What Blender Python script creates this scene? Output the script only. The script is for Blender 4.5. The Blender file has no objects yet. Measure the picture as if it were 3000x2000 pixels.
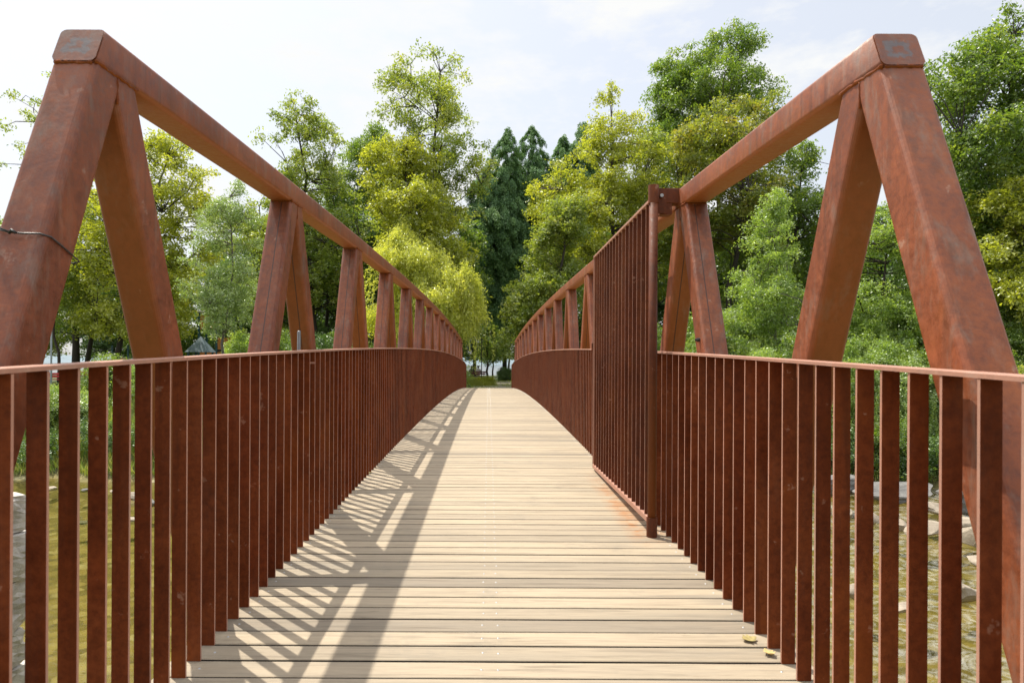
import bpy, bmesh, math, random
import numpy as np
from mathutils import Vector

# ------------------------------------------------------------------ camera, sky, sun, exposure
C = bpy.context.scene.collection
SC = bpy.context.scene
F = 2000.0                     # focal length in photograph pixels (photo 3000 px wide)
VX, VY = 1432.0, 1065.0        # vanishing point of the bridge axis
EYE = 1.35
CAMX = -0.017
ROLL = math.radians(0.3)

cd = bpy.data.cameras.new('camera')
cam = bpy.data.objects.new('camera', cd); C.objects.link(cam)
cd.sensor_width = 36; cd.lens = 36*F/3000
cd.shift_x = (1500-VX)/3000.0 + .0001
cd.shift_y = (VY-1000)/3000.0
cd.clip_start = .05; cd.clip_end = 9000
cam.location = (CAMX, 0, EYE)
cam.rotation_euler = (math.pi/2, -ROLL, 0)
cd.dof.use_dof = True; cd.dof.focus_distance = 8.0; cd.dof.aperture_fstop = 6.0
SC.camera = cam

SUN = Vector((-0.354, 0.35, 1.0)).normalized()      # towards the sun
elev = math.asin(SUN.z); azim = math.atan2(SUN.x, SUN.y)
sd = bpy.data.lights.new('sun', 'SUN'); sd.energy = 3.8; sd.angle = math.radians(.53); sd.color = (1, .93, .82)
so = bpy.data.objects.new('sun', sd); C.objects.link(so)
so.rotation_euler = SUN.to_track_quat('Z', 'Y').to_euler()

W = bpy.data.worlds.new('World'); SC.world = W; W.use_nodes = True
nt = W.node_tree; nt.nodes.clear()
def N(nt, t, **kw):
    n = nt.nodes.new(t)
    for k, v in kw.items():
        if hasattr(n, k): setattr(n, k, v)
    return n
wo = N(nt, 'ShaderNodeOutputWorld'); bg = N(nt, 'ShaderNodeBackground')
sky = N(nt, 'ShaderNodeTexSky', sky_type='NISHITA'); sky.sun_disc = False
sky.sun_elevation = elev; sky.sun_rotation = azim; sky.air_density = 1.0; sky.dust_density = 4.0; sky.ozone_density = 1.0
tc = N(nt, 'ShaderNodeTexCoord'); mp = N(nt, 'ShaderNodeMapping'); mp.inputs['Scale'].default_value = (1.0, 1.0, 2.6)
nz = N(nt, 'ShaderNodeTexNoise'); nz.inputs['Scale'].default_value = 4.4; nz.inputs['Detail'].default_value = 9; nz.inputs['Roughness'].default_value = .62
rp = N(nt, 'ShaderNodeValToRGB'); rp.color_ramp.elements[0].position = .47; rp.color_ramp.elements[1].position = .62
rp.color_ramp.elements[0].color = (.58, .58, .58, 1); rp.color_ramp.elements[1].color = (1, 1, 1, 1)
mx = N(nt, 'ShaderNodeMix', data_type='RGBA')
L = nt.links.new
L(tc.outputs['Generated'], mp.inputs['Vector']); L(mp.outputs['Vector'], nz.inputs['Vector']); L(nz.outputs['Fac'], rp.inputs['Fac'])
L(rp.outputs['Color'], mx.inputs['Factor']); L(sky.outputs['Color'], mx.inputs['A'])
sz = N(nt, 'ShaderNodeSeparateXYZ'); L(tc.outputs['Generated'], sz.inputs[0])
zr = N(nt, 'ShaderNodeMapRange'); zr.interpolation_type = 'SMOOTHSTEP'
for k_, v_ in (('From Min', .5), ('From Max', .95), ('To Min', 1.0), ('To Max', 2.3)): zr.inputs[k_].default_value = v_  # sky made brighter overhead, out of view, as added fill light
L(sz.outputs['Z'], zr.inputs['Value'])
cl_ = N(nt, 'ShaderNodeVectorMath', operation='SCALE'); cl_.inputs[0].default_value = (4.6, 4.62, 4.58); L(zr.outputs['Result'], cl_.inputs['Scale'])
L(cl_.outputs['Vector'], mx.inputs['B'])
L(mx.outputs['Result'], bg.inputs['Color']); bg.inputs['Strength'].default_value = 0.135
L(bg.outputs['Background'], wo.inputs['Surface'])

SC.view_settings.view_transform = 'Standard'; SC.view_settings.look = 'None'
SC.view_settings.exposure = 0.66; SC.view_settings.gamma = 1
SC.render.engine = 'CYCLES'
SC.cycles.max_bounces = 8; SC.cycles.transparent_max_bounces = 16

rng = np.random.default_rng(7)
random.seed(7)

# ------------------------------------------------------------------ helpers
def at(px, py, Y):
    """a point of the place at depth Y that lies on the ray of photo pixel (px, py)"""
    yu = py - (px-1500)*math.tan(ROLL); xu = px + (py-1000)*math.tan(ROLL)
    return Vector((CAMX+(xu-VX)/F*Y, Y, EYE+(VY-yu)/F*Y))

def tag(o, label=None, cat=None, group=None, kind=None):
    if label: o['label'] = label
    if cat: o['category'] = cat
    if group: o['group'] = group
    if kind: o['kind'] = kind
    return o

def empty(name, loc, label, cat, group=None):
    o = bpy.data.objects.new(name, None); C.objects.link(o); o.location = loc; o.empty_display_size = .2
    return tag(o, label, cat, group)

def link(name, me, mat, parent=None):
    o = bpy.data.objects.new(name, me); C.objects.link(o)
    if mat is not None and len(me.materials) == 0: me.materials.append(mat)
    if parent is not None:
        o.parent = parent
        o.location = -world_loc(parent)
    return o

def world_loc(p):
    v = Vector(p.location)
    while p.parent is not None:
        p = p.parent; v = v + Vector(p.location)
    return v

def mesh_np(name, V, Q, tint=None, smooth=False):
    """V (n,3), Q (m,k) faces all of k corners"""
    V = np.asarray(V, np.float32); Q = np.asarray(Q, np.int32)
    me = bpy.data.meshes.new(name)
    m, k = Q.shape
    me.vertices.add(len(V)); me.vertices.foreach_set('co', V.ravel())
    me.loops.add(m*k); me.loops.foreach_set('vertex_index', Q.ravel())
    me.polygons.add(m); me.polygons.foreach_set('loop_start', np.arange(0, m*k, k, dtype=np.int32))
    me.polygons.foreach_set('use_smooth', np.full(m, smooth, bool))
    if tint is not None:
        a = me.attributes.new('tint', 'FLOAT', 'FACE'); a.data.foreach_set('value', np.asarray(tint, np.float32))
    me.update(calc_edges=True)
    return me

class MB:
    def __init__(s): s.v = []; s.f = []
    def add(s, vs, fs):
        b = len(s.v); s.v += [tuple(v) for v in vs]; s.f += [tuple(b+i for i in f) for f in fs]; return s
    def box(s, x0, x1, y0, y1, z0, z1):
        return s.add([(x0,y0,z0),(x1,y0,z0),(x1,y1,z0),(x0,y1,z0),(x0,y0,z1),(x1,y0,z1),(x1,y1,z1),(x0,y1,z1)],
                     [(0,3,2,1),(4,5,6,7),(0,1,5,4),(1,2,6,5),(2,3,7,6),(3,0,4,7)])
    def tube(s, pts, rad, n=6, cap=True):
        pts = [Vector(p) for p in pts]; rad = rad if hasattr(rad, '__len__') else [rad]*len(pts)
        b = len(s.v); up = None
        for i, p in enumerate(pts):
            d = (pts[min(i+1, len(pts)-1)]-pts[max(i-1, 0)]).normalized()
            if up is None:
                a = Vector((0,0,1)) if abs(d.z) < .9 else Vector((1,0,0))
                u = d.cross(a).normalized()
            else:
                u = (up-d*up.dot(d)).normalized()
            up = u; w = d.cross(u)
            for k in range(n):
                t = 2*math.pi*k/n
                s.v.append(tuple(p+(u*math.cos(t)+w*math.sin(t))*rad[i]))
        for i in range(len(pts)-1):
            for k in range(n):
                s.f.append((b+i*n+k, b+i*n+(k+1) % n, b+(i+1)*n+(k+1) % n, b+(i+1)*n+k))
        if cap:
            s.f.append(tuple(b+k for k in reversed(range(n)))); s.f.append(tuple(b+(len(pts)-1)*n+k for k in range(n)))
        return s
    def mesh(s, name, smooth=False, bevel=0, seg=2):
        me = bpy.data.meshes.new(name); me.from_pydata(s.v, [], s.f); me.update()
        bm = bmesh.new(); bm.from_mesh(me)
        bmesh.ops.recalc_face_normals(bm, faces=bm.faces)
        if bevel:
            bmesh.ops.bevel(bm, geom=list(bm.edges), offset=bevel, segments=seg, affect='EDGES', profile=.5)
        bm.to_mesh(me); bm.free()
        if smooth: me.polygons.foreach_set('use_smooth', [True]*len(me.polygons))
        return me
    def build(s, name, mat, parent=None, **k):
        return link(name, s.mesh(name, **k), mat, parent)

# ------------------------------------------------------------------ materials
def newmat(name):
    m = bpy.data.materials.new(name); m.use_nodes = True
    t = m.node_tree; t.nodes.clear()
    o = t.nodes.new('ShaderNodeOutputMaterial'); p = t.nodes.new('ShaderNodeBsdfPrincipled')
    t.links.new(p.outputs['BSDF'], o.inputs['Surface'])
    return m, t, p, o
def ramp(t, stops, src=None):
    r = t.nodes.new('ShaderNodeValToRGB'); e = r.color_ramp.elements
    while len(e) < len(stops): e.new(.5)
    for el, (pos, c) in zip(e, stops):
        el.position = pos; el.color = (*c, 1) if len(c) == 3 else c
    if src is not None: t.links.new(src, r.inputs['Fac'])
    return r
def noise(t, scale, vec=None, detail=6, rough=.6, stretch=None, dist=0):
    n = t.nodes.new('ShaderNodeTexNoise'); n.inputs['Scale'].default_value = scale; n.inputs['Detail'].default_value = detail
    n.inputs['Roughness'].default_value = rough; n.inputs['Distortion'].default_value = dist
    if vec is not None:
        if stretch:
            m = t.nodes.new('ShaderNodeMapping'); m.inputs['Scale'].default_value = stretch
            t.links.new(vec, m.inputs['Vector']); vec = m.outputs['Vector']
        t.links.new(vec, n.inputs['Vector'])
    return n
def mixc(t, fac, a, b, mode='MIX'):
    m = t.nodes.new('ShaderNodeMix'); m.data_type = 'RGBA'; m.blend_type = mode
    for s, v in (('Factor', fac), ('A', a), ('B', b)):
        if isinstance(v, (int, float)): m.inputs[s].default_value = v
        elif isinstance(v, tuple): m.inputs[s].default_value = (*v, 1)
        else: t.links.new(v, m.inputs[s])
    return m.outputs['Result']
def math_(t, op, a, b=None, clamp=False):
    m = t.nodes.new('ShaderNodeMath'); m.operation = op; m.use_clamp = clamp
    for i, v in enumerate((a, b)):
        if v is None: continue
        if isinstance(v, (int, float)): m.inputs[i].default_value = v
        else: t.links.new(v, m.inputs[i])
    return m.outputs[0]
def bump(t, p, h, strength, dist=.01):
    b = t.nodes.new('ShaderNodeBump'); b.inputs['Strength'].default_value = strength; b.inputs['Distance'].default_value = dist
    t.links.new(h, b.inputs['Height']); t.links.new(b.outputs['Normal'], p.inputs['Normal'])
def pos(t):
    g = t.nodes.new('ShaderNodeNewGeometry'); return g.outputs['Position']
def sep(t, v):
    s = t.nodes.new('ShaderNodeSeparateXYZ'); t.links.new(v, s.inputs[0]); return s.outputs

def rust(name, k=1.0, seam=False, scale=.5, rough=.52, patch=None, pale=0, grey=1.0, hue=(1.03, .96, .80)):
    m, t, p, o = newmat(name); P = pos(t)
    n1 = noise(t, 2.2, P, 7, .6); n2 = noise(t, 38, P, 5, .7); n3 = noise(t, 3.0, P, 6, .65, (6, 6, 1.0))
    c = ramp(t, [(.3, (.165*k, .042*k, .015*k)), (.5, (.235*k, .064*k, .023*k)), (.72, (.29*k, .092*k, .038*k))], n1.outputs['Fac']).outputs['Color']
    c2 = ramp(t, [(.35, (.55, .5, .5)), (.55, (1, 1, 1)), (.75, (1.3, 1.35, 1.4))], n2.outputs['Fac']).outputs['Color']
    c = mixc(t, .65, c, c2, 'MULTIPLY')
    nb_ = noise(t, 6.5, P, 6, .7)
    c = mixc(t, .5, c, ramp(t, [(.32, (.62, .58, .55)), (.5, (1, 1, 1)), (.68, (1.28, 1.3, 1.35))], nb_.outputs['Fac']).outputs['Color'], 'MULTIPLY')
    st = ramp(t, [(.56, (0, 0, 0)), (.72, (1, 1, 1))], n3.outputs['Fac']).outputs['Color']
    c = mixc(t, math_(t, 'MULTIPLY', st, .40*grey), c, (.26*k, .17*k, .15*k))
    n4 = noise(t, 1.3, P, 4, .6)
    og = ramp(t, [(.58, (0, 0, 0)), (.75, (1, 1, 1))], n4.outputs['Fac']).outputs['Color']
    c = mixc(t, math_(t, 'MULTIPLY', og, .6), c, (.33*k, .098*k, .018*k))
    n5 = noise(t, 13, P, 4, .65)
    sp = ramp(t, [(.66, (0, 0, 0)), (.71, (1, 1, 1))], n5.outputs['Fac']).outputs['Color']
    c = mixc(t, math_(t, 'MULTIPLY', sp, .42), c, (.36, .25, .22))
    # grey-blue scale left along the tubes in long torn patches, drips, and brighter orange rust on the sheltered undersides
    n6 = noise(t, 1.0, P, 8, .72, (9, 9, 2.2), .25)
    sc_ = ramp(t, [(.53, (0, 0, 0)), (.68, (1, 1, 1))], n6.outputs['Fac']).outputs['Color']
    c = mixc(t, math_(t, 'MULTIPLY', sc_, .6*grey), c, (.20*k, .165*k, .16*k))
    n7 = noise(t, 1.0, P, 4, .6, (16, 16, .6), .3)
    dr = ramp(t, [(.55, (0, 0, 0)), (.68, (1, 1, 1))], n7.outputs['Fac']).outputs['Color']
    c = mixc(t, math_(t, 'MULTIPLY', dr, .5), c, (.10*k, .032*k, .014*k))
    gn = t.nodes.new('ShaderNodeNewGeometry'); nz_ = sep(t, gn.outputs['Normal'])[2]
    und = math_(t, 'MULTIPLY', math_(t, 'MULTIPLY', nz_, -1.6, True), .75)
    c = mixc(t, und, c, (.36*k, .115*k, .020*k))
    oi = t.nodes.new('ShaderNodeObjectInfo'); gi = t.nodes.new('ShaderNodeNewGeometry')
    rv = math_(t, 'FRACT', math_(t, 'ADD', oi.outputs['Random'], gi.outputs['Random Per Island']))
    c = mixc(t, .8, c, ramp(t, [(0, (.78, .72, .68)), (.5, (1, 1, 1)), (1, (1.22, 1.24, 1.2))], rv).outputs['Color'], 'MULTIPLY')
    c = mixc(t, 1.0, c, hue, 'MULTIPLY')
    if pale: c = mixc(t, pale, c, (.50, .31, .24))
    if seam:
        x = math_(t, 'ADD', sep(t, P)[0], .026)
        d = math_(t, 'ABSOLUTE', math_(t, 'SUBTRACT', math_(t, 'ABSOLUTE', x), 1.396))
        f = math_(t, 'LESS_THAN', d, .0035)
        c = mixc(t, math_(t, 'MULTIPLY', f, .8), c, (.035, .02, .018))
    if patch:
        s = sep(t, P)
        dx = math_(t, 'ABSOLUTE', math_(t, 'SUBTRACT', math_(t, 'ABSOLUTE', math_(t, 'ADD', s[0], .026)), 1.404))
        dz = math_(t, 'ABSOLUTE', math_(t, 'SUBTRACT', s[2], patch))
        dd = math_(t, 'MAXIMUM', dx, math_(t, 'MULTIPLY', dz, 1.3))
        nn = noise(t, 22, P, 6, .75)
        dd = math_(t, 'ADD', dd, math_(t, 'MULTIPLY', math_(t, 'SUBTRACT', nn.outputs['Fac'], .5), .11))
        r1 = ramp(t, [(.012, (0, 0, 0)), (.022, (.9, .9, .9)), (.040, (1, 1, 1)), (.049, (0, 0, 0))], dd).outputs['Color']
        c = mixc(t, math_(t, 'MULTIPLY', r1, .75), c, (.085, .095, .11))
    t.links.new(c, p.inputs['Base Color'])
    r = ramp(t, [(.3, (rough-.12,)*3), (.7, (rough+.14,)*3)], n2.outputs['Fac']).outputs['Color']
    t.links.new(r, p.inputs['Roughness']); p.inputs['Specular IOR Level'].default_value = scale
    bump(t, p, n2.outputs['Fac'], .25, .004)
    return m

RUST = rust('rust_tube', .92); RUSTS = rust('rust_tube_seam', .90, True)
RUSTB = rust('rust_baluster', .62, scale=.12, rough=.75, grey=.16, hue=(1.06, .90, .72)); RUSTR = rust('rust_handrail', 1.2, rough=.5, pale=.55); RUSTG = rust('rust_gate', .56, scale=.3, rough=.62, grey=.3); RUSTE = rust('rust_sunlit_edge', 1.4, rough=.45, pale=.6)

def wood():
    m, t, p, o = newmat('weathered_decking'); P = pos(t)
    g = t.nodes.new('ShaderNodeNewGeometry'); rnd = g.outputs['Random Per Island']
    off = t.nodes.new('ShaderNodeVectorMath'); off.operation = 'ADD'
    cb = t.nodes.new('ShaderNodeCombineXYZ'); t.links.new(math_(t, 'MULTIPLY', rnd, 90), cb.inputs[0]); t.links.new(math_(t, 'MULTIPLY', rnd, 37), cb.inputs[2])
    t.links.new(P, off.inputs[0]); t.links.new(cb.outputs[0], off.inputs[1]); Q = off.outputs[0]
    n1 = noise(t, 1.0, Q, 8, .62, (1.5, 30, 30), .8); n2 = noise(t, 1.0, Q, 5, .6, (1.1, 9, 9)); n3 = noise(t, 1.0, Q, 6, .7, (7, 190, 190))
    base = ramp(t, [(.0, (.255, .214, .16)), (.12, (.335, .280, .203)), (.35, (.385, .318, .227)), (.7, (.412, .338, .24)), (.88, (.345, .288, .21)), (1.0, (.25, .212, .16))], rnd).outputs['Color']
    c = mixc(t, .6, base, ramp(t, [(.30, (.40, .38, .36)), (.48, (.96, .96, .96)), (.72, (1.16, 1.14, 1.1))], n1.outputs['Fac']).outputs['Color'], 'MULTIPLY')
    c = mixc(t, .5, c, ramp(t, [(.3, (.55, .53, .52)), (.55, (1, 1, 1))], n3.outputs['Fac']).outputs['Color'], 'MULTIPLY')
    gr = ramp(t, [(.50, (0, 0, 0)), (.70, (1, 1, 1))], n2.outputs['Fac']).outputs['Color']
    s = sep(t, P)
    ax = math_(t, 'ABSOLUTE', s[0])
    edge = ramp(t, [(.45, (.38,)*3), (.95, (1,)*3)], math_(t, 'DIVIDE', ax, 1.3)).outputs['Color']
    c = mixc(t, math_(t, 'MULTIPLY', math_(t, 'MULTIPLY', gr, edge), .75), c, (.20, .18, .145))
    n8 = noise(t, 3.2, P, 9, .72); bl = ramp(t, [(.56, (0,)*3), (.70, (1,)*3)], n8.outputs['Fac']).outputs['Color']
    c = mixc(t, math_(t, 'MULTIPLY', bl, .5), c, (.20, .18, .145))
    n9 = noise(t, 1.0, Q, 4, .55, (5, 26, 26)); kn = ramp(t, [(.70, (0,)*3), (.76, (1,)*3)], n9.outputs['Fac']).outputs['Color']
    c = mixc(t, math_(t, 'MULTIPLY', kn, .55), c, (.10, .075, .045))
    # rust run-off under the gate
    sx = ramp(t, [(.93/2, (0,)*3), (1.04/2, (1,)*3), (1.2/2, (.5,)*3), (1.27/2, (0,)*3)], math_(t, 'DIVIDE', s[0], 2.0)).outputs['Color']
    sy = ramp(t, [(.445, (0,)*3), (.48, (1,)*3), (.60, (.9,)*3), (.74, (0,)*3)], math_(t, 'DIVIDE', s[1], 10.0)).outputs['Color']
    ns = noise(t, 7, P, 5, .7)
    stn = ramp(t, [(.38, (0,)*3), (.62, (1,)*3)], ns.outputs['Fac']).outputs['Color']
    fac = math_(t, 'MULTIPLY', math_(t, 'MULTIPLY', sx, sy), math_(t, 'MULTIPLY', stn, .75))
    c = mixc(t, fac, c, (.36, .15, .045))
    t.links.new(c, p.inputs['Base Color']); p.inputs['Roughness'].default_value = .68; p.inputs['Specular IOR Level'].default_value = .3
    bump(t, p, n3.outputs['Fac'], .35, .003)
    return m
WOOD = wood()

def simple(name, c, rough=.6, metal=0, var=.25, scale=8):
    m, t, p, o = newmat(name); n = noise(t, scale, pos(t), 6, .65)
    r = ramp(t, [(.3, tuple(x*(1-var) for x in c)), (.7, tuple(min(1, x*(1+var)) for x in c))], n.outputs['Fac'])
    t.links.new(r.outputs['Color'], p.inputs['Base Color']); p.inputs['Roughness'].default_value = rough; p.inputs['Metallic'].default_value = metal
    return m
STEEL = simple('bright_steel', (.42, .42, .42), .5, .8, .1)
GALV = simple('galvanised_steel', (.24, .24, .245), .45, .7, .15)
BLACKW = simple('black_wire', (.02, .022, .025), .4, 0, .2)
BOLTM = simple('dark_bolt', (.05, .05, .055), .4, .6, .2)
UNDER = simple('under_steel', (.10, .045, .03), .8)

def leafmat(name, cols, trans=.55, warm=(1.35, 1.35, .5), gloss=.06):
    cols = [tuple(1.75*v for v in c) for c in cols]
    m, t, p, o = newmat(name); t.nodes.remove(p)
    a = t.nodes.new('ShaderNodeAttribute'); a.attribute_name = 'tint'
    c = ramp(t, [(i/(len(cols)-1), x) for i, x in enumerate(cols)], a.outputs['Fac']).outputs['Color']
    d = t.nodes.new('ShaderNodeBsdfDiffuse'); tr = t.nodes.new('ShaderNodeBsdfTranslucent'); gl = t.nodes.new('ShaderNodeBsdfGlossy')
    gl.inputs['Roughness'].default_value = .38; gl.inputs['Color'].default_value = (.9, .95, .9, 1)
    t.links.new(c, d.inputs['Color']); t.links.new(mixc(t, 1.0, c, warm, 'MULTIPLY'), tr.inputs['Color'])
    m1 = t.nodes.new('ShaderNodeMixShader'); m1.inputs[0].default_value = trans
    t.links.new(d.outputs[0], m1.inputs[1]); t.links.new(tr.outputs[0], m1.inputs[2])
    m2 = t.nodes.new('ShaderNodeMixShader'); m2.inputs[0].default_value = gloss
    t.links.new(m1.outputs[0], m2.inputs[1]); t.links.new(gl.outputs[0], m2.inputs[2])
    t.links.new(m2.outputs[0], o.inputs['Surface'])
    return m
LM = {
 'yellow':  leafmat('leaves_yellow_green', [(.105,.132,.016), (.18,.20,.026), (.255,.27,.04), (.34,.312,.056)]),
 'olive':   leafmat('leaves_olive', [(.075,.108,.022), (.12,.16,.03), (.185,.215,.045), (.28,.255,.06)]),
 'green':   leafmat('leaves_mid_green', [(.045,.08,.016), (.075,.125,.022), (.12,.165,.032), (.20,.215,.042)]),
 'fresh':   leafmat('leaves_fresh_green', [(.08,.13,.028), (.13,.19,.045), (.19,.255,.07), (.27,.31,.105)]),
 'dark':    leafmat('leaves_dark_green', [(.030,.058,.018), (.048,.088,.024), (.075,.125,.032), (.11,.16,.042)], .42),
 'grey':    leafmat('leaves_grey_green', [(.085,.13,.032), (.145,.20,.055), (.22,.28,.09), (.36,.40,.18)], .45, (1.15,1.2,.6), .12),
 'cedar':   leafmat('cedar_foliage', [(.042,.082,.036), (.066,.125,.054), (.105,.18,.07), (.155,.23,.085)], .3, (1.2,1.2,.6), .025),
 'willow':  leafmat('willow_leaves', [(.185,.205,.038), (.27,.29,.06), (.36,.365,.09), (.42,.41,.13)], .58),
 'autumn':  leafmat('leaves_turning_orange', [(.075,.105,.02), (.115,.145,.026), (.17,.17,.03), (.22,.145,.032)]),
 'grass':   leafmat('grass_blades', [(.07,.11,.02), (.12,.17,.03), (.20,.22,.05), (.28,.26,.09)], .4),
}
BARK = simple('dark_bark', (.045, .036, .028), .9, 0, .4, 14)
BARKL = simple('grey_bark', (.13, .115, .095), .9, 0, .35, 10)

# ------------------------------------------------------------------ the footbridge
def arc(y): return .0418*y - .0011*y*y
def deck_z(y): return -.015 + arc(y)
def rail_z(y): return 1.265 + arc(y)
Y0, Y1 = -1.6, 37.2
CT = 1.147                      # chord top above the handrail
CW, CH, DT = .152, .136, .160               # chord / diagonal section
XIN = {-1: 1.355, 1: 1.310}     # inner faces of the left and right truss
NODE0, STEP, NN = 2.452, 2.305, 15

bridge = empty('footbridge', (0, 18, 0), 'arched footbridge of rust-red weathering steel trusses with a pale timber deck', 'bridge')

# deck planks
PITCH = .1437
mb = MB(); screws = MB()
n0 = int((2.737-Y0)/PITCH); plank_mid = []
y = 2.737 - n0*PITCH
while y < Y1:
    a = y+.0074+random.uniform(-.003, .003); b = y+PITCH-.0074+random.uniform(-.003, .003)
    zc0, zc1 = deck_z(a), deck_z(b); dz = random.uniform(-.0015, .0015); h = .045; e = .003
    xl = -1.345+random.uniform(-.006, .006); xr = 1.345+random.uniform(-.006, .006)
    sk = random.uniform(-.0015, .0015)
    prof = [(a, zc0+dz-h), (a, zc0+dz-e), (a+e, zc0+dz), (b-e, zc1+dz), (b, zc1+dz-e), (b, zc1+dz-h)]
    vs = [(xl, q[0]-sk, q[1]) for q in prof]+[(xr, q[0]+sk, q[1]) for q in prof]
    fs = [(i, (i+1) % 6, 6+(i+1) % 6, 6+i) for i in range(6)]+[(5,4,3,2,1,0), (6,7,8,9,10,11)]
    mb.add(vs, fs)
    ym = (a+b)/2; zt = deck_z(ym)+dz
    for sx in (-.038, .032, -1.196, 1.196):
        x = sx+random.uniform(-.004, .004); yy = ym+random.uniform(-.006, .006)
        r, hh = .0062, .0028
        ring = [(x+r*math.cos(t*math.pi/4), yy+r*math.sin(t*math.pi/4), zt-.001) for t in range(8)]
        ring2 = [(x+r*.6*math.cos(t*math.pi/4), yy+r*.6*math.sin(t*math.pi/4), zt+hh) for t in range(8)]
        screws.add(ring+ring2, [(i, (i+1) % 8, 8+(i+1) % 8, 8+i) for i in range(8)]+[tuple(range(8, 16))])
    y += PITCH
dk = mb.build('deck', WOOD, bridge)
dk.data.materials.append(simple('plank_gap_shade', (.022, .018, .014), .9))  # plank sides near-black: shade of the gaps put into the colour
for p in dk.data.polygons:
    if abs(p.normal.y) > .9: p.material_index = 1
o = screws.build('screw', STEEL, bridge, smooth=True); o['kind'] = 'stuff'

# bearers under the deck
for x in (-1.15, -.04, 1.15):
    mb = MB(); ys = np.arange(Y0+.05, Y1, 1.0)
    for a, b in zip(ys[:-1], ys[1:]):
        b2 = b
        za, zb = deck_z(a)-.047, deck_z(b2)-.047
        mb.add([(x-.05,a,za-.14),(x+.05,a,za-.14),(x+.05,b2,zb-.14),(x-.05,b2,zb-.14),(x-.05,a,za),(x+.05,a,za),(x+.05,b2,zb),(x-.05,b2,zb)],
               [(0,3,2,1),(4,5,6,7),(1,2,6,5),(3,0,4,7)])
    mb.build('deck_bearer', UNDER, bridge)

def rr_profile(w, h, r, n=4):
    pts = []
    for cx, cz, a0 in ((w/2-r, h/2-r, 0), (-w/2+r, h/2-r, 90), (-w/2+r, -h/2+r, 180), (w/2-r, -h/2+r, 270)):
        for i in range(n+1):
            a = math.radians(a0+90*i/n); pts.append((cx+r*math.cos(a), cz+r*math.sin(a)))
    return pts
TANA = .452                     # diagonals lean this much along the bridge per metre of height
def chord(side, zoff, ya, yb, slope0, slope1, name, mat):
    pr = rr_profile(CW, CH, .020); n = len(pr); xc = side*(XIN[side]+CW/2)
    ys = np.linspace(ya, yb, 60); vs = []; fs = []
    for i, yy in enumerate(ys):
        for (px, pz) in pr:
            yo = yy
            if i == 0: yo += slope0*(pz+CH/2)
            if i == len(ys)-1: yo += slope1*(pz+CH/2)
            vs.append((xc+px, yo, 1.265+arc(yo)+zoff-CH/2+pz))
    for i in range(len(ys)-1):
        for k in range(n): fs.append((i*n+k, i*n+(k+1) % n, (i+1)*n+(k+1) % n, (i+1)*n+k))
    fs.append(tuple(reversed(range(n)))); fs.append(tuple((len(ys)-1)*n+k for k in range(n)))
    m = MB(); m.add(vs, fs)
    me = m.mesh(name)
    me.polygons.foreach_set('use_smooth', [len(p.vertices) == 4 for p in me.polygons])
    return link(name, me, mat, bridge)

def clip(poly, nrm, d):          # keep nrm.p <= d
    out = []
    for i in range(len(poly)):
        p, q = poly[i], poly[(i+1) % len(poly)]
        a = nrm[0]*p[0]+nrm[1]*p[1]-d; b = nrm[0]*q[0]+nrm[1]*q[1]-d
        if a <= 0: out.append(p)
        if a*b < 0:
            s = a/(a-b); out.append((p[0]+s*(q[0]-p[0]), p[1]+s*(q[1]-p[1])))
    return out
BOT = -1.28-.25-1.265+.015      # not used for shape, kept near the bottom chord level
def diagonal(side, n, s, mat, name='diagonal'):
    """s=-1 leans from the node towards the camera at its foot, s=+1 away"""
    yn = NODE0+n*STEP; zt = 1.265+arc(yn)+CT-CH-.001
    yb = yn+s*STEP/2; zb = 1.265+arc(yb)-1.28-.25
    # axis through (yn + s*.062, zt) and (yb - s*.03, zb)
    A = (yn+s*.047, zt); B = (yb-s*.04, zb)
    d = (B[0]-A[0], B[1]-A[1]); l = math.hypot(*d); d = (d[0]/l, d[1]/l); nn = (-d[1], d[0]); h = DT/2
    ex = .5
    poly = [(A[0]-d[0]*ex+nn[0]*h, A[1]-d[1]*ex+nn[1]*h), (A[0]-d[0]*ex-nn[0]*h, A[1]-d[1]*ex-nn[1]*h),
            (B[0]+d[0]*ex-nn[0]*h, B[1]+d[1]*ex-nn[1]*h), (B[0]+d[0]*ex+nn[0]*h, B[1]+d[1]*ex+nn[1]*h)]
    sl = .0418-.0022*yn          # the chord's own slope at the node
    poly = clip(poly, (-sl, 1), zt-sl*yn)
    poly = clip(poly, (-s, 0), -s*(yn+s*.001))
    slb = .0418-.0022*yb
    poly = clip(poly, (slb, -1), -(zb-slb*yb))
    poly = clip(poly, (s, 0), s*(yb-s*.001))
    bm = bmesh.new(); xa, xb = (side*XIN[side], side*(XIN[side]+CW))
    va = [bm.verts.new((xa, q[0], q[1])) for q in poly]; vb = [bm.verts.new((xb, q[0], q[1])) for q in poly]
    k = len(poly); bm.faces.new(va); bm.faces.new(list(reversed(vb)))
    for i in range(k): bm.faces.new((va[i], vb[i], vb[(i+1) % k], va[(i+1) % k]))
    bmesh.ops.recalc_face_normals(bm, faces=bm.faces)
    es = [e for e in bm.edges if abs(e.verts[0].co.x-e.verts[1].co.x) < 1e-6 and
          abs(abs((e.verts[1].co-e.verts[0].co).normalized().dot(Vector((0, d[0], d[1]))))-1) < 1e-3]
    bmesh.ops.bevel(bm, geom=es, offset=.022, segments=4, affect='EDGES', profile=.5)
    me = bpy.data.meshes.new(name); bm.to_mesh(me); bm.free()
    return link(name, me, mat, bridge)

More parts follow.
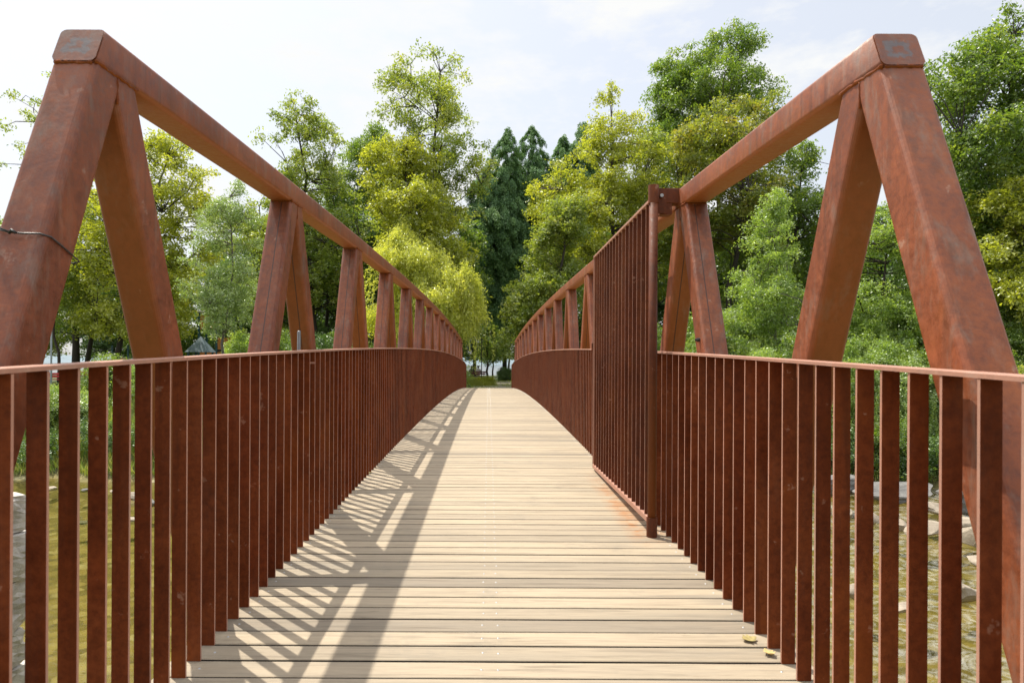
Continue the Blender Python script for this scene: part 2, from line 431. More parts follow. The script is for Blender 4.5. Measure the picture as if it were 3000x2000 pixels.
EPATCH = rust('rust_end_plate', .80, patch=1.265+arc(2.316)+CT-CH/2)
yend = NODE0+(NN-1)*STEP
for side in (-1, 1):
    ch = chord(side, CT, 2.316, yend+.13, TANA, -TANA, 'top_chord', RUST)
    bc = chord(side, -1.28-.25-.002, 1.25, NODE0+(NN-.5)*STEP+.15, 0, 0, 'bottom_chord', RUST)
    # end plate closing the chord, in the plane of the first diagonal
    pr = rr_profile(CW-.004, CH-.004, .019); XI = XIN[side]; XO = XI+CW; xc = side*(XI+XO)/2
    m = MB()
    vs = [(xc+p[0], 2.3125+TANA*(p[1]+CH/2)-o_, 1.265+arc(2.316)+CT-CH/2+p[1]) for o_ in (0, .003) for p in pr]
    n = len(pr); m.add(vs, [tuple(range(n)), tuple(reversed(range(n, 2*n)))]+[(i, (i+1) % n, n+(i+1) % n, n+i) for i in range(n)])
    m.build('end_plate', EPATCH, ch)
    # weld beads under the chord at the nearest nodes
    WM = bpy.data.materials.get('weld_rust') or rust('weld_rust', .75, scale=.15, rough=.8)
    for n in range(6):
        yn = NODE0+n*STEP; zz_ = lambda yy: 1.265+arc(yy)+CT-CH
        m = MB(); pts = [(side*(XI+.001)+random.uniform(-.002, .002), yy, zz_(yy)+random.uniform(-.003, .003)) for yy in np.linspace(yn-.135, yn+.135, 16)]
        m.tube(pts, [random.uniform(.005, .0085) for _ in pts], 6)
        pts = [(side*xx, yn-.137+random.uniform(-.002, .002), zz_(yn-.137)-.003+random.uniform(-.002, .002)) for xx in np.linspace(XI+.012, XO-.012, 14)]
        m.tube(pts, [random.uniform(.0045, .007) for _ in pts], 6)
        pts = [(side*(XI+.0015)+random.uniform(-.001, .001), yn+random.uniform(-.002, .002), zz_(yn)-.005-.0085*k) for k in range(12)]
        m.tube(pts, [random.uniform(.004, .0065) for _ in pts], 6)
        m.build('weld_bead', WM, ch, smooth=True)
    for n in range(NN):
        for s in (-1, 1):
            dg = diagonal(side, n, s, RUST if (n == 0) else RUSTS)
            if side > 0 and n == 1 and s < 0:
                q = at(2050, 995, 4.5); m = MB()
                # a bolt on the inner face of this diagonal
                X = XI; Yb = (X-CAMX)*F/(2050-VX); q = at(2050, 995, Yb)
                m.tube([(X+.002, q.y, q.z), (X-.018, q.y, q.z)], .013, 8)
                m.tube([(X-.018, q.y, q.z), (X-.03, q.y, q.z)], .008, 8)
                m.build('bolt', BOLTM, dg)
    # handrail
    m = MB(); ys = np.linspace(Y0, Y1, 90); a0, a1 = side*1.2185, side*1.2815
    for i, yy in enumerate(ys):
        z = rail_z(yy); b = len(m.v)
        m.v += [(a0, yy, z-.014), (a1, yy, z-.014), (a1, yy, z-.002), (a1-side*.002, yy, z), (a0+side*.002, yy, z), (a0, yy, z-.002)]
        if i: m.f += [(b-6+k, b-6+(k+1) % 6, b+(k+1) % 6, b+k) for k in range(6)]
    m.f += [tuple(range(5, -1, -1)), tuple(len(m.v)-6+k for k in range(6))]
    m.build('handrail', RUSTR, bridge)

# balusters: flat bars, broad face towards the walker
def edge_mat(me):                # narrow edges coloured paler than the broad faces, their sunlight painted in
    me.materials.append(RUSTE)
    for p in me.polygons:
        if abs(p.normal.x) > .9: p.material_index = 1
bme = MB().box(-.0285, .0285, -.0065, .0065, 0, 1.266).mesh('baluster', bevel=.0012, seg=1); bme.materials.append(RUSTB); edge_mat(bme)
ys = [1.868+PITCH*i for i in range(-22, 246)]
ys = [v for v in ys if v < Y1-.05]
for side in (-1, 1):
    near = [v for v in ys if v > 1.25][:50]; rest = [v for v in ys if v not in near]
    for v in near:
        o = bpy.data.objects.new('baluster', bme); C.objects.link(o); o.parent = bridge
        o.location = Vector((side*1.25+random.uniform(-.0012, .0012), v+random.uniform(-.002, .002), deck_z(v)-.001))-bridge.location
        o.rotation_euler = (random.uniform(-.0012, .0012), random.uniform(-.0012, .0012), random.uniform(-.02, .02))
    m = MB()
    for v in rest:
        z = deck_z(v)-.001; x = side*1.25
        m.box(x-.0285, x+.0285, v-.0065, v+.0065, z, z+1.266)
    o = m.build('baluster_run', RUSTB, bridge); edge_mat(o.data); o['kind'] = 'stuff'

# cross beams at the lower nodes
m = MB()
for n in range(NN+1):
    yy = NODE0+(n-.5)*STEP; z = 1.265+arc(yy)-1.28-.25
    m.box(-XIN[-1]+.001, XIN[1]-.001, yy-.05, yy+.05, z-.12, z+.055)
m.build('cross_beam', UNDER, bridge)

# ------------------------------------------------------------------ swing gate folded back along the right railing
GP = at(1908, 1545, 4.73); gx = CAMX+1.136; gy = 4.73
gate = empty('swing_gate', (gx, gy, deck_z(gy)), 'tall rust-brown barred swing gate folded open against the right railing', 'gate')
zd = deck_z(gy); ztop = EYE+1.235; zb_, zt_ = EYE-1.055, EYE+1.125
m = MB(); m.tube([(gx, gy, zd+.13), (gx, gy, ztop)], .030, 20)
m.build('post', RUSTG, gate, smooth=False)
for p in gate.children: 
    p.data.polygons.foreach_set('use_smooth', [len(f.vertices) == 4 for f in p.data.polygons])
m = MB(); m.tube([(gx, gy, zd-.001), (gx, gy, zd+.135)], .0365, 20); m.build('pivot_socket', RUSTG, gate)
m = MB(); m.tube([(gx, gy, ztop-.12), (gx, gy, ztop+.005)], .036, 20); m.build('post_cap', RUSTG, gate)
ge = 7.25
gx2 = CAMX+1.128
m = MB()
m.box(gx2-.022, gx2+.022, gy+.031, ge, zb_-.045, zb_); m.build('bottom_rail', RUSTR, gate, bevel=.008)
m = MB(); m.box(gx2-.022, gx2+.022, gy+.031, ge, zt_, zt_+.02); m.build('top_rail', RUSTR, gate, bevel=.002)
m = MB(); m.box(gx2-.022, gx2+.022, ge-.011, ge-.001, zb_+.001, zt_-.001); m.build('end_stile', RUSTR, gate)
gme = MB().box(-.021, .021, -.0042, .0042, 0, zt_-zb_-.001).mesh('bar', bevel=.001, seg=1); gme.materials.append(RUSTG); edge_mat(gme)
nb = 17
for i in range(nb):
    yy = gy+.10+(ge-.10-gy-.10)*i/(nb-1)
    o = bpy.data.objects.new('bar', gme); C.objects.link(o); o.parent = gate
    o.location = Vector((gx2, yy, zb_))-gate.location
# bracket from the truss chord to the post head
m = MB(); za = ztop-.105
XI = XIN[1]; m.box(gx+.055, XI+.01, gy+.05, gy+.15, za, za+.105); m.build('bracket_arm', RUSTG, gate, bevel=.004)
m = MB(); m.box(gx-.02, gx+.10, gy+.035, gy+.048, za-.075, za+.10)
m.add([(gx+.056, gy+.0485, za-.08), (XI-.05, gy+.0485, za-.08), (XI-.05, gy+.13, za-.08), (gx+.056, gy+.13, za-.08),
       (gx+.056, gy+.0485, za-.002), (XI-.05, gy+.0485, za-.002), (XI-.05, gy+.13, za-.002), (gx+.056, gy+.13, za-.002)],
      [(0,3,2,1),(4,5,6,7),(0,1,5,4),(1,2,6,5),(2,3,7,6),(3,0,4,7)])
m.build('bracket_plate', RUSTG, gate)
m = MB(); m.tube([(gx+.062, gy+.052, za+.045), (gx+.062, gy+.012, za+.045)], .013, 6); m.build('bolt', STEEL, gate)
lat = MB(); lz = rail_z(7.3)
lat.box(gx2-.03, gx2+.09, ge+.002, ge+.016, lz+.02, lz+.06); lat.box(gx2-.03, gx2-.018, ge+.002, ge+.05, lz-.03, lz+.06)
lat.build('latch', RUSTB, gate)

# ------------------------------------------------------------------ small things on the bridge
# black wire tied round the first left diagonal
zw = 1.72; XI = XIN[-1]; XO = XI+CW
def diag_y(z):                   # front and back face of the first diagonal at height z
    ztn = 1.265+arc(NODE0)+CT-CH; yb = NODE0-STEP/2; zb = 1.265+arc(yb)-1.28-.25
    A = (NODE0-.047, ztn); B = (yb+.04, zb); s = (z-A[1])/(B[1]-A[1]); yc = A[0]+s*(B[0]-A[0])
    hw = DT/2/math.cos(math.atan2(abs(B[0]-A[0]), abs(B[1]-A[1])))
    return yc-hw, yc+hw
m = MB(); fy, by = diag_y(zw); r = .0028; e = .004
loop = [(-XI+e, by+.0, zw-.045), (-XI+e, (fy+by)/2, zw-.012), (-XI+e, fy+.028, zw+.008), (-XI-.012, fy-.001, zw+.013), (-XI-.06, fy-.008, zw+.012), (-XI-.10, fy-.010, zw+.016),
        (-XO-.003, fy+.010, zw+.030), (-XO-e, fy+.035, zw+.025), (-XO-e, by-.01, zw-.03), (-XO+.02, by+e+.004, zw-.045), (-XI-.02, by+e+.004, zw-.05), (-XI+e, by, zw-.045)]
m.tube(loop, r, 6)
m.tube([(-XI-.095, fy-.012, zw+.012), (-XI-.085, fy-.018, zw+.020), (-XI-.075, fy-.012, zw+.012)], .005, 6)
m.tube([(-XI-.09, fy-.013, zw+.014), (-XI-.13, fy-.016, zw+.030), (-XI-.17, fy-.012, zw+.045)], r, 6)
o = m.build('wire', BLACKW, smooth=True); tag(o, 'thin black wire tied around the nearest left steel diagonal', 'wire')
# grey pipe stub behind the left railing
Yp = 1.315*F/(VX-875); q0 = at(875, 1040, Yp); q1 = at(876, 968, Yp)
m = MB(); m.tube([(q1.x, q1.y, .0), (q1.x, q1.y, q1.z-.012), (q1.x, q1.y, q1.z)], [.012, .012, .008], 10)
o = m.build('pipe', GALV, smooth=True); tag(o, 'slim grey metal pipe standing upright behind the left handrail', 'pipe')
# small clip on one left baluster
q = at(920, 1062, 1.19*F/(VX-920)); m = MB(); m.box(q.x-.04, q.x+.012, q.y-.01, q.y-.0065, q.z-.006, q.z+.006)
o = m.build('clip', RUSTR); tag(o, 'small rusty clip across one left baluster just below the handrail', 'clip')

LEAFY = simple('dry_leaf', (.30, .24, .09), .7, 0, .35, 60); LEAFG = simple('green_leaf', (.10, .17, .07), .6, 0, .3, 60); LEAFT = simple('tan_leaf', (.50, .38, .16), .7, 0, .3, 60)
def leaf(px, py, size, mat, rz, label, curl=.3):
    dx = px-VX; dy = py-(px-1500)*math.tan(ROLL)-VY
    Y = 3.0
    for _ in range(30): Y = (EYE-deck_z(Y))*F/dy
    X = CAMX+dx/F*Y
    n = 9; vs = []; fs = []
    for i in range(n):
        t = i/(n-1); w = math.sin(math.pi*min(1, t*1.05))**.8*.42*(1+.25*math.sin(t*22)) if 0 < t < 1 else .02
        zz = curl*(t-.5)**2*1.6
        vs += [(t-.5, -w, zz+.22*w*curl*3), (t-.5, 0, zz), (t-.5, w, zz+.3*w*curl*3)]
    for i in range(n-1):
        for k in range(2): fs.append((i*3+k, i*3+k+1, i*3+3+k+1, i*3+3+k))
    me = bpy.data.meshes.new('fallen_leaf'); c, s_ = math.cos(rz), math.sin(rz)
    me.from_pydata([((a*c-b*s_)*size, (a*s_+b*c)*size, z*size+.001) for a, b, z in vs], [], fs)
    me.polygons.foreach_set('use_smooth', [True]*len(me.polygons)); me.update()
    me.materials.append(mat)
    o = bpy.data.objects.new('fallen_leaf', me); C.objects.link(o); o.location = (X, Y, deck_z(Y)+.001)
    md = o.modifiers.new('thick', 'SOLIDIFY'); md.thickness = .0008
    return tag(o, label, 'leaf')
leaf(2200, 1877, .074, LEAFY, .3, 'curled yellow fallen leaf on the planks at the foot of the right railing', .5)
leaf(2258, 1918, .06, LEAFT, 1.9, 'pale tan fallen leaf standing curled nearest the camera by the right railing', .7)
leaf(2106, 1716, .06, LEAFG, .5, 'green fallen leaf caught against the right balusters', .3)
leaf(1083, 1386, .07, LEAFY, .1, 'yellow fallen leaf beside the left balusters far along the deck', .4)

lr = random.Random(12)
for (px, py) in [(2068,1545),(2090,1556),(2078,1570),(2105,1582),(2052,1530),(1990,1478),(1965,1452),(2140,1650),(2196,1742)]:
    lf = leaf(px+lr.uniform(-6, 6), py+lr.uniform(-3, 3), lr.uniform(.028, .05), lr.choice([LEAFY, LEAFG, LEAFT]), lr.uniform(0, 6.2), 'small dry leaf in the litter along the foot of the gate and right railing', .5)
    lf['group'] = 'leaf litter by the gate'

# ------------------------------------------------------------------ terrain, water, hills
WATER = -3.25
def sstep(a, b, v):
    t = np.clip((v-a)/(b-a), 0, 1); return t*t*(3-2*t)
def hval(x, y):
    x = np.asarray(x, float); y = np.asarray(y, float)
    e = .9*np.sin(x*.13+.6)+.5*np.sin(x*.31)+.3*np.sin(x*.77+1)
    near = -.45+(-3.85+.45)*sstep(3.5, 7.6, y)
    far = sstep(23.2, 34, y+e*.9)
    z = np.where(y < 15, near, -3.85+3.7*far)
    z = z+np.where((y > 22) & (y < 36), .18*np.sin(x*.9+y*.5)+.12*np.sin(x*1.7-y*1.1), 0)*np.clip((y-22)/4, 0, 1)
    z = z+.06*np.sin(x*.7)*np.sin(y*.6)
    z = z-3.2*sstep(88, 100, y)
    return z
xs = np.unique(np.concatenate([np.linspace(-60, 60, 161), np.linspace(-1500, -60, 16), np.linspace(60, 1500, 16)]))
yv = np.unique(np.concatenate([np.linspace(-60, 0, 13), np.linspace(0, 45, 91), np.linspace(45, 110, 40), np.linspace(110, 2600, 12)]))
GX, GY = np.meshgrid(xs, yv)
V = np.stack([GX.ravel(), GY.ravel(), hval(GX, GY).ravel()], 1)
nx = len(xs); idx = np.arange(len(V)).reshape(len(yv), nx)
Q = np.stack([idx[:-1, :-1].ravel(), idx[:-1, 1:].ravel(), idx[1:, 1:].ravel(), idx[1:, :-1].ravel()], 1)
def groundmat():
    m, t, p, o = newmat('ground_cover'); P = pos(t); s = sep(t, P)
    n1 = noise(t, .8, P, 8, .7); n2 = noise(t, 9, P, 5, .7)
    grass = ramp(t, [(.3, (.045, .06, .018)), (.55, (.075, .10, .028)), (.75, (.12, .115, .05))], n1.outputs['Fac']).outputs['Color']
    grass = mixc(t, .6, grass, ramp(t, [(.3, (.5, .5, .45)), (.7, (1.3, 1.3, 1.2))], n2.outputs['Fac']).outputs['Color'], 'MULTIPLY')
    v = t.nodes.new('ShaderNodeTexVoronoi'); v.inputs['Scale'].default_value = 3.2; t.links.new(P, v.inputs['Vector'])
    bed = ramp(t, [(0, (.09, .07, .022)), (.35, (.15, .12, .035)), (.7, (.22, .175, .06)), (1, (.30, .27, .17))], v.outputs['Color']).outputs['Color']
    bed = mixc(t, .55, bed, ramp(t, [(.0, (1.15, 1.1, 1)), (.5, (1, 1, 1)), (.9, (.45, .45, .4))], v.outputs['Distance']).outputs['Color'], 'MULTIPLY')
    rock = ramp(t, [(.3, (.16, .145, .12)), (.7, (.30, .27, .22))], n2.outputs['Fac']).outputs['Color']
    f1 = ramp(t, [(.0, (0,)*3), (1, (1,)*3)], math_(t, 'MULTIPLY', math_(t, 'ADD', s[2], 3.15), 2.2, True)).outputs['Color']
    f2 = ramp(t, [(.0, (0,)*3), (1, (1,)*3)], math_(t, 'MULTIPLY', math_(t, 'ADD', math_(t, 'ADD', s[2], 2.9), math_(t, 'MULTIPLY', n1.outputs['Fac'], .9)), 1.2, True)).outputs['Color']
    c = mixc(t, f1, bed, rock); c = mixc(t, f2, c, grass)
    t.links.new(c, p.inputs['Base Color']); p.inputs['Roughness'].default_value = .9
    bump(t, p, n2.outputs['Fac'], .6, .05)
    return m
o = link('ground', mesh_np('ground', V, Q, smooth=True), groundmat()); o['kind'] = 'structure'

def watermat(name, river):
    m, t, p, o = newmat(name); t.nodes.remove(p); P = pos(t)
    n1 = noise(t, 1.0, P, 4, .6, (1.7, 3.6, 1), 1.2); n2 = noise(t, 1.0, P, 3, .6, (6, 10, 1), 1.0)
    h = math_(t, 'ADD', n1.outputs['Fac'], math_(t, 'MULTIPLY', n2.outputs['Fac'], .45))
    b = t.nodes.new('ShaderNodeBump'); b.inputs['Strength'].default_value = .20 if river else .35; b.inputs['Distance'].default_value = .04; t.links.new(h, b.inputs['Height'])
    gl = t.nodes.new('ShaderNodeBsdfGlossy'); gl.inputs['Roughness'].default_value = .06; t.links.new(b.outputs[0], gl.inputs['Normal'])
    fr = t.nodes.new('ShaderNodeFresnel'); fr.inputs['IOR'].default_value = 1.33; t.links.new(b.outputs[0], fr.inputs['Normal'])
    mxs = t.nodes.new('ShaderNodeMixShader'); t.links.new(fr.outputs[0], mxs.inputs[0])
    if river:
        a = t.nodes.new('ShaderNodeBsdfTransparent'); a.inputs['Color'].default_value = (.86, .84, .62, 1)
    else:
        a = t.nodes.new('ShaderNodeBsdfDiffuse'); a.inputs['Color'].default_value = (.16, .26, .27, 1)
    t.links.new(a.outputs[0], mxs.inputs[1]); t.links.new(gl.outputs[0], mxs.inputs[2]); out = mxs.outputs[0]
    if river:
        d = t.nodes.new('ShaderNodeBsdfDiffuse'); d.inputs['Color'].default_value = (.72, .74, .72, 1); t.links.new(b.outputs[0], d.inputs['Normal'])
        s = sep(t, P); nf = noise(t, 1.0, P, 9, .72, (1.5, 1.9, 1), 2.0)
        reg = ramp(t, [(.0, (0,)*3), (1, (1,)*3)], math_(t, 'MULTIPLY', math_(t, 'SUBTRACT', s[0], 3.0), .3, True)).outputs['Color']
        fo = ramp(t, [(.47, (0,)*3), (.74, (1,)*3)], nf.outputs['Fac']).outputs['Color']
        m2 = t.nodes.new('ShaderNodeMixShader'); t.links.new(math_(t, 'MULTIPLY', math_(t, 'MULTIPLY', reg, fo), .34), m2.inputs[0])
        t.links.new(out, m2.inputs[1]); t.links.new(d.outputs[0], m2.inputs[2]); out = m2.outputs[0]
    t.links.new(out, o.inputs['Surface'])
    return m
m = MB(); m.add([(-300, 5.5, WATER), (300, 5.5, WATER), (300, 30, WATER), (-300, 30, WATER)], [(0,1,2,3)])
o = m.build('river', watermat('river_water', True)); o['kind'] = 'structure'
m = MB(); m.add([(-1500, 91, -1.6), (1500, 91, -1.6), (1500, 1700, -1.6), (-1500, 1700, -1.6)], [(0,1,2,3)])
o = m.build('lake', watermat('lake_water', False)); o['kind'] = 'structure'
# hills beyond the lake
hx = np.linspace(-2200, 2200, 120); rows = []
for j, (yy, k) in enumerate(((1650, 0), (1720, .35), (1850, .8), (2050, 1.0), (2400, .9))):
    hh = (22+14*np.sin(hx*.0031+1)+9*np.sin(hx*.011)+4*np.sin(hx*.037+2)+1.5*np.sin(hx*.11))*k-4
    rows.append(np.stack([hx, np.full_like(hx, yy), hh], 1))
V = np.concatenate(rows); idx = np.arange(len(V)).reshape(5, 120)
Q = np.stack([idx[:-1, :-1].ravel(), idx[:-1, 1:].ravel(), idx[1:, 1:].ravel(), idx[1:, :-1].ravel()], 1)
o = link('hills', mesh_np('hills', V, Q, smooth=True), simple('hazy_hill_cover', (.16, .21, .24), 1, 0, .25, .02)); o['kind'] = 'structure'  # blue haze of the distance is mixed into the hill colour
# gravel path leading off the far end of the bridge
m = MB(); m.add([(-2.2, 36.9, hval(0, 37.5)+.09), (2.2, 36.9, hval(0, 37.5)+.09), (3.2, 60, hval(0, 60)+.09), (-1.2, 60, hval(0, 60)+.09)], [(0,1,2,3)])
o = m.build('path', simple('gravel_path', (.34, .30, .24), .9, 0, .25, 30)); o['kind'] = 'structure'

# ------------------------------------------------------------------ vegetation
def leaf_quads(c, nrm, l, w, g, tdir=None):
    """c (n,3) centres, nrm (n,3) normals, l,w (n,) sizes -> V, Q"""
    n = len(c)
    if tdir is None: tdir = g.normal(size=(n, 3))
    u = tdir-nrm*np.sum(tdir*nrm, 1, keepdims=True); u /= np.linalg.norm(u, axis=1, keepdims=True)+1e-9
    v = np.cross(nrm, u)
    a = c-u*l[:, None]*.5; b = c+v*w[:, None]*.5+nrm*l[:, None]*.08; d = c+u*l[:, None]*.5; e = c-v*w[:, None]*.5+nrm*l[:, None]*.08
    V = np.stack([a, b, d, e], 1).reshape(-1, 3)
    return V, np.arange(4*n).reshape(n, 4)
def unit(a): return a/(np.linalg.norm(a, axis=-1, keepdims=True)+1e-9)

def crown_mesh(name, cl, rc, leaf, cov, g, flat=.6, up=.55, aspect=.62, tclump=None, droop=0.0, axis=None):
    leaf *= .95; cov *= .95
    area = rc**2*math.pi; SP = 8
    per = np.maximum(2, (cov*area/(leaf*leaf*aspect*.5*SP))).astype(int)
    ci = np.repeat(np.arange(len(cl)), per); ns = len(ci)
    d = unit(g.normal(size=(ns, 3))); rr = g.random(ns)**.45*(1+.35*g.random(ns)**3)
    rr *= 1+.25*np.sin(d[:, 0]*5+ci)*np.sin(d[:, 1]*6+ci*1.7)
    off = d*rr[:, None]*rc[ci][:, None]; off[:, 2] *= flat
    off[:, 2] -= droop*(off[:, 0]**2+off[:, 1]**2)/np.maximum(rc[ci], .1)
    S = cl[ci]+off
    sn = unit(g.normal(size=(ns, 3))*.75+np.array([0, 0, up*2.2])+d*.6)          # every spray of leaves faces its own way
    si = np.repeat(np.arange(ns), SP); n = len(si)
    q = g.normal(size=(n, 3)); q -= sn[si]*np.sum(q*sn[si], 1, keepdims=True)
    P = S[si]+q*(leaf*.95)+sn[si]*(g.normal(size=n)*leaf*.35)[:, None]
    P[:, 2] -= .25*np.sum(q*q, 1)*leaf*.5
    nr = unit(sn[si]+g.normal(size=(n, 3))*.42)
    l = leaf*(.65+.7*g.random(n)); w = l*aspect*(.8+.4*g.random(n))
    V, Q = leaf_quads(P, nr, l, w, g)
    tc_ = g.random(len(cl)) if tclump is None else tclump
    ts = g.random(ns)
    tint = np.clip(.38*tc_[ci][si]+.30*ts[si]+.20*g.random(n)+.18*g.random(n)**3, 0, 1)
    return mesh_np(name, V, Q, tint)

def limbs_mesh(name, base, top, r0, cl, g, nl=14, mat=None, zstart=.25, twig=True, lean=0.0, sides=7):
    """trunk, limbs and twigs reaching the clumps"""
    m = MB(); h = top[2]-base[2]
    N_ = 9; tr = []
    wob = g.normal(size=(N_, 2))*h*.008; wob[0] = 0
    for i in range(N_):
        t = i/(N_-1); tr.append(np.array([base[0]+(top[0]-base[0])*t**1.3+wob[i, 0], base[1]+(top[1]-base[1])*t+wob[i, 1], base[2]+h*t*.93]))
    rad = [r0*(1.25 if i == 0 else 1)*(1-.88*(i/(N_-1)))+.015 for i in range(N_)]
    m.tube(tr, rad, sides)
    tr = np.array(tr)
    def tp(z):
        return np.array([np.interp(z, tr[:, 2], tr[:, k]) for k in range(3)])
    samples = [tp(base[2]+h*t) for t in np.linspace(zstart, .92, 16)]
    if len(cl):
        order = g.permutation(len(cl))[:nl]
        for k in order:
            e = cl[k]; hd = math.hypot(e[0]-base[0], e[1]-base[1])
            z0 = min(max(e[2]-hd*(.5+.5*g.random()), base[2]+h*zstart), base[2]+h*.88)
            s = tp(z0); mid = s*.45+e*.55+np.array([0, 0, .10*hd])+g.normal(size=3)*.12
            rr = max(.03, r0*.42*(1-.8*(z0-base[2])/h))
            q1 = s*.75+mid*.25+np.array([0, 0, .02*hd])
            m.tube([s, q1, mid, e], [rr, rr*.8, rr*.5, rr*.16], 5, False)
            samples += [q1*.5+mid*.5, mid, mid*.5+e*.5, e]
        S = np.array(samples)
        if twig:
            for k in range(len(cl)):
                if k in order[:0]: continue
                e = cl[k]; dd = np.linalg.norm(S-e, axis=1)+np.maximum(0, S[:, 2]-e[2])*1.5; s = S[np.argmin(dd)]
                L_ = np.linalg.norm(e-s)
                if L_ < .15: continue
                mid = (s+e)/2+g.normal(size=3)*.08*L_+np.array([0, 0, .06*L_])
                r = min(.045, .012+.010*L_)
                m.tube([s, mid, e], [r, r*.7, r*.35], 4, False)
    return m.mesh(name, smooth=True)

def sample_crown(prof, K, g, lob=.2, inner=.42):
    """prof: list of (z, r, cx, cy) top to bottom"""
    pz = np.array([p[0] for p in prof])[::-1]; pr = np.array([p[1] for p in prof])[::-1]
    px_ = np.array([p[2] for p in prof])[::-1]; py_ = np.array([p[3] for p in prof])[::-1]
    zz = np.linspace(pz[0], pz[-1], 200); w = np.interp(zz, pz, pr)+.15*pr.max(); w = np.cumsum(w); w /= w[-1]
    z = np.interp(g.random(K), w, zz); R = np.interp(z, pz, pr); az = g.random(K)*2*math.pi
    ph = g.random(6)*6.28
    lobf = 1+lob*np.sin(2*az+ph[0]+z*.55)+lob*.8*np.sin(3*az+ph[1]-z*.9)+lob*.6*np.sin(z*1.9+ph[2])
    r = R*(g.random(K)**inner)*np.clip(lobf, .5, 1.35)
    return np.stack([np.interp(z, pz, px_)+r*np.cos(az), np.interp(z, pz, py_)+r*np.sin(az), z], 1), R

NTREE = 0
def tree(label, Y, base_px, outline, leafm, K=150, leaf=.20, cov=1.5, rc=(.36, .80), trunk_r=.2, name='tree', cat='tree', group=None, nl=14, bark=None,
         flat=.72, up=.5, aspect=.6, lob=.2, inner=.42, seed=None, droop=0, holes=.30, zs=.25, base_z=None, depth=1.0, twig=True):
    """outline: (photo y, photo x of the axis, half width in photo px) from top to bottom, at depth Y"""
    global NTREE; NTREE += 1
    g = np.random.default_rng(100+NTREE*17 if seed is None else seed)
    prof = []
    for (py, cx, hw) in outline:
        q = at(cx, py, Y); prof.append((q.z, hw/F*Y, q.x, Y))
    bx = at(base_px, 1060, Y).x; bz = float(hval(bx, Y)) if base_z is None else base_z
    root = empty(name, (bx, Y, bz), label, cat, group)
    K = int(K*1.75); cl, R = sample_crown(prof, K, g, lob, inner)
    ph = g.random(6)*6.28; u_ = cl*np.array([1.0, 1.0, 1.15])
    nv = np.sin(u_[:, 0]*1.05+ph[0]+.6*np.sin(u_[:, 2]*.8+ph[3]))*np.sin(u_[:, 1]*1.1+ph[1])+np.sin(u_[:, 2]*1.25+ph[2]+.7*np.sin(u_[:, 0]*.9+ph[4]))*.8+.35*g.normal(size=K)
    keep = nv > np.quantile(nv, holes); cl, R = cl[keep], R[keep]; K = len(cl)
    cl[:, 1] = Y+(cl[:, 1]-Y)*depth
    s = g.uniform(rc[0], rc[1], K)*np.clip((R/np.max(R))**.35, .5, 1)
    # keep clump inside the outline
    tcl = np.clip(.5+.33*g.normal(size=K), 0, 1)
    top = (prof[0][2], Y, prof[0][0])
    link('crown', crown_mesh('crown', cl, s, leaf, cov, g, flat, up, aspect, tcl, droop), LM[leafm], root)
    link('trunk', limbs_mesh('trunk', (bx, Y, bz-.15), top, trunk_r, cl, g, nl, zstart=zs, twig=twig), bark or BARK, root)
    return root

def conifer(label, Y, base_px, outline, K, leaf, rc, cov=2.0, group=None, seed=1, leafm='cedar'):
    g = np.random.default_rng(seed)
    prof = []
    for (py, cx, hw) in outline:
        q = at(cx, py, Y); prof.append((q.z, hw/F*Y, q.x, Y))
    bx = at(base_px, 1060, Y).x; bz = float(hval(bx, Y))
    root = empty('conifer', (bx, Y, bz), label, 'tree', group)
    cl, R = sample_crown(prof, K, g, .12, .30)
    s = g.uniform(rc[0], rc[1], K)*np.clip(R/np.max(R), .45, 1)
    area = s**2*math.pi; per = np.maximum(8, cov*area/(leaf*leaf*.35*.5)).astype(int); ci = np.repeat(np.arange(K), per); n = len(ci)
    cx = np.interp(cl[:, 2], [p[0] for p in prof][::-1], [p[2] for p in prof][::-1])
    out = unit(np.stack([cl[:, 0]-cx, cl[:, 1]-Y, np.zeros(K)], 1))
    d = unit(g.normal(size=(n, 3)))*(g.random(n)**.5)[:, None]
    side = np.stack([-out[:, 1], out[:, 0], np.zeros(K)], 1)
    a = d[:, :1]; b = d[:, 1:2]; c_ = d[:, 2:3]
    P = cl[ci]+s[ci][:, None]*(out[ci]*a*.9+side[ci]*b*.75+np.array([0, 0, 1.0])*(c_*.95-.75*np.maximum(a, -.2)))
    tdir = out[ci]*.7+np.array([0, 0, -.75])+g.normal(size=(n, 3))*.35
    nr = unit(out[ci]*.8+np.array([0, 0, .7])+g.normal(size=(n, 3))*.5)
    l = leaf*(.6+.8*g.random(n)); V, Q = leaf_quads(P, nr, l, l*.35, g, tdir)
    tint = np.clip(.45*g.random(K)[ci]+.55*g.random(n), 0, 1)
    link('crown', mesh_np('crown', V, Q, tint), LM[leafm], root)
    link('trunk', limbs_mesh('trunk', (bx, Y, bz-.15), (prof[0][2], Y, prof[0][0]), .19, cl, g, 0, twig=False), BARK, root)
    return root

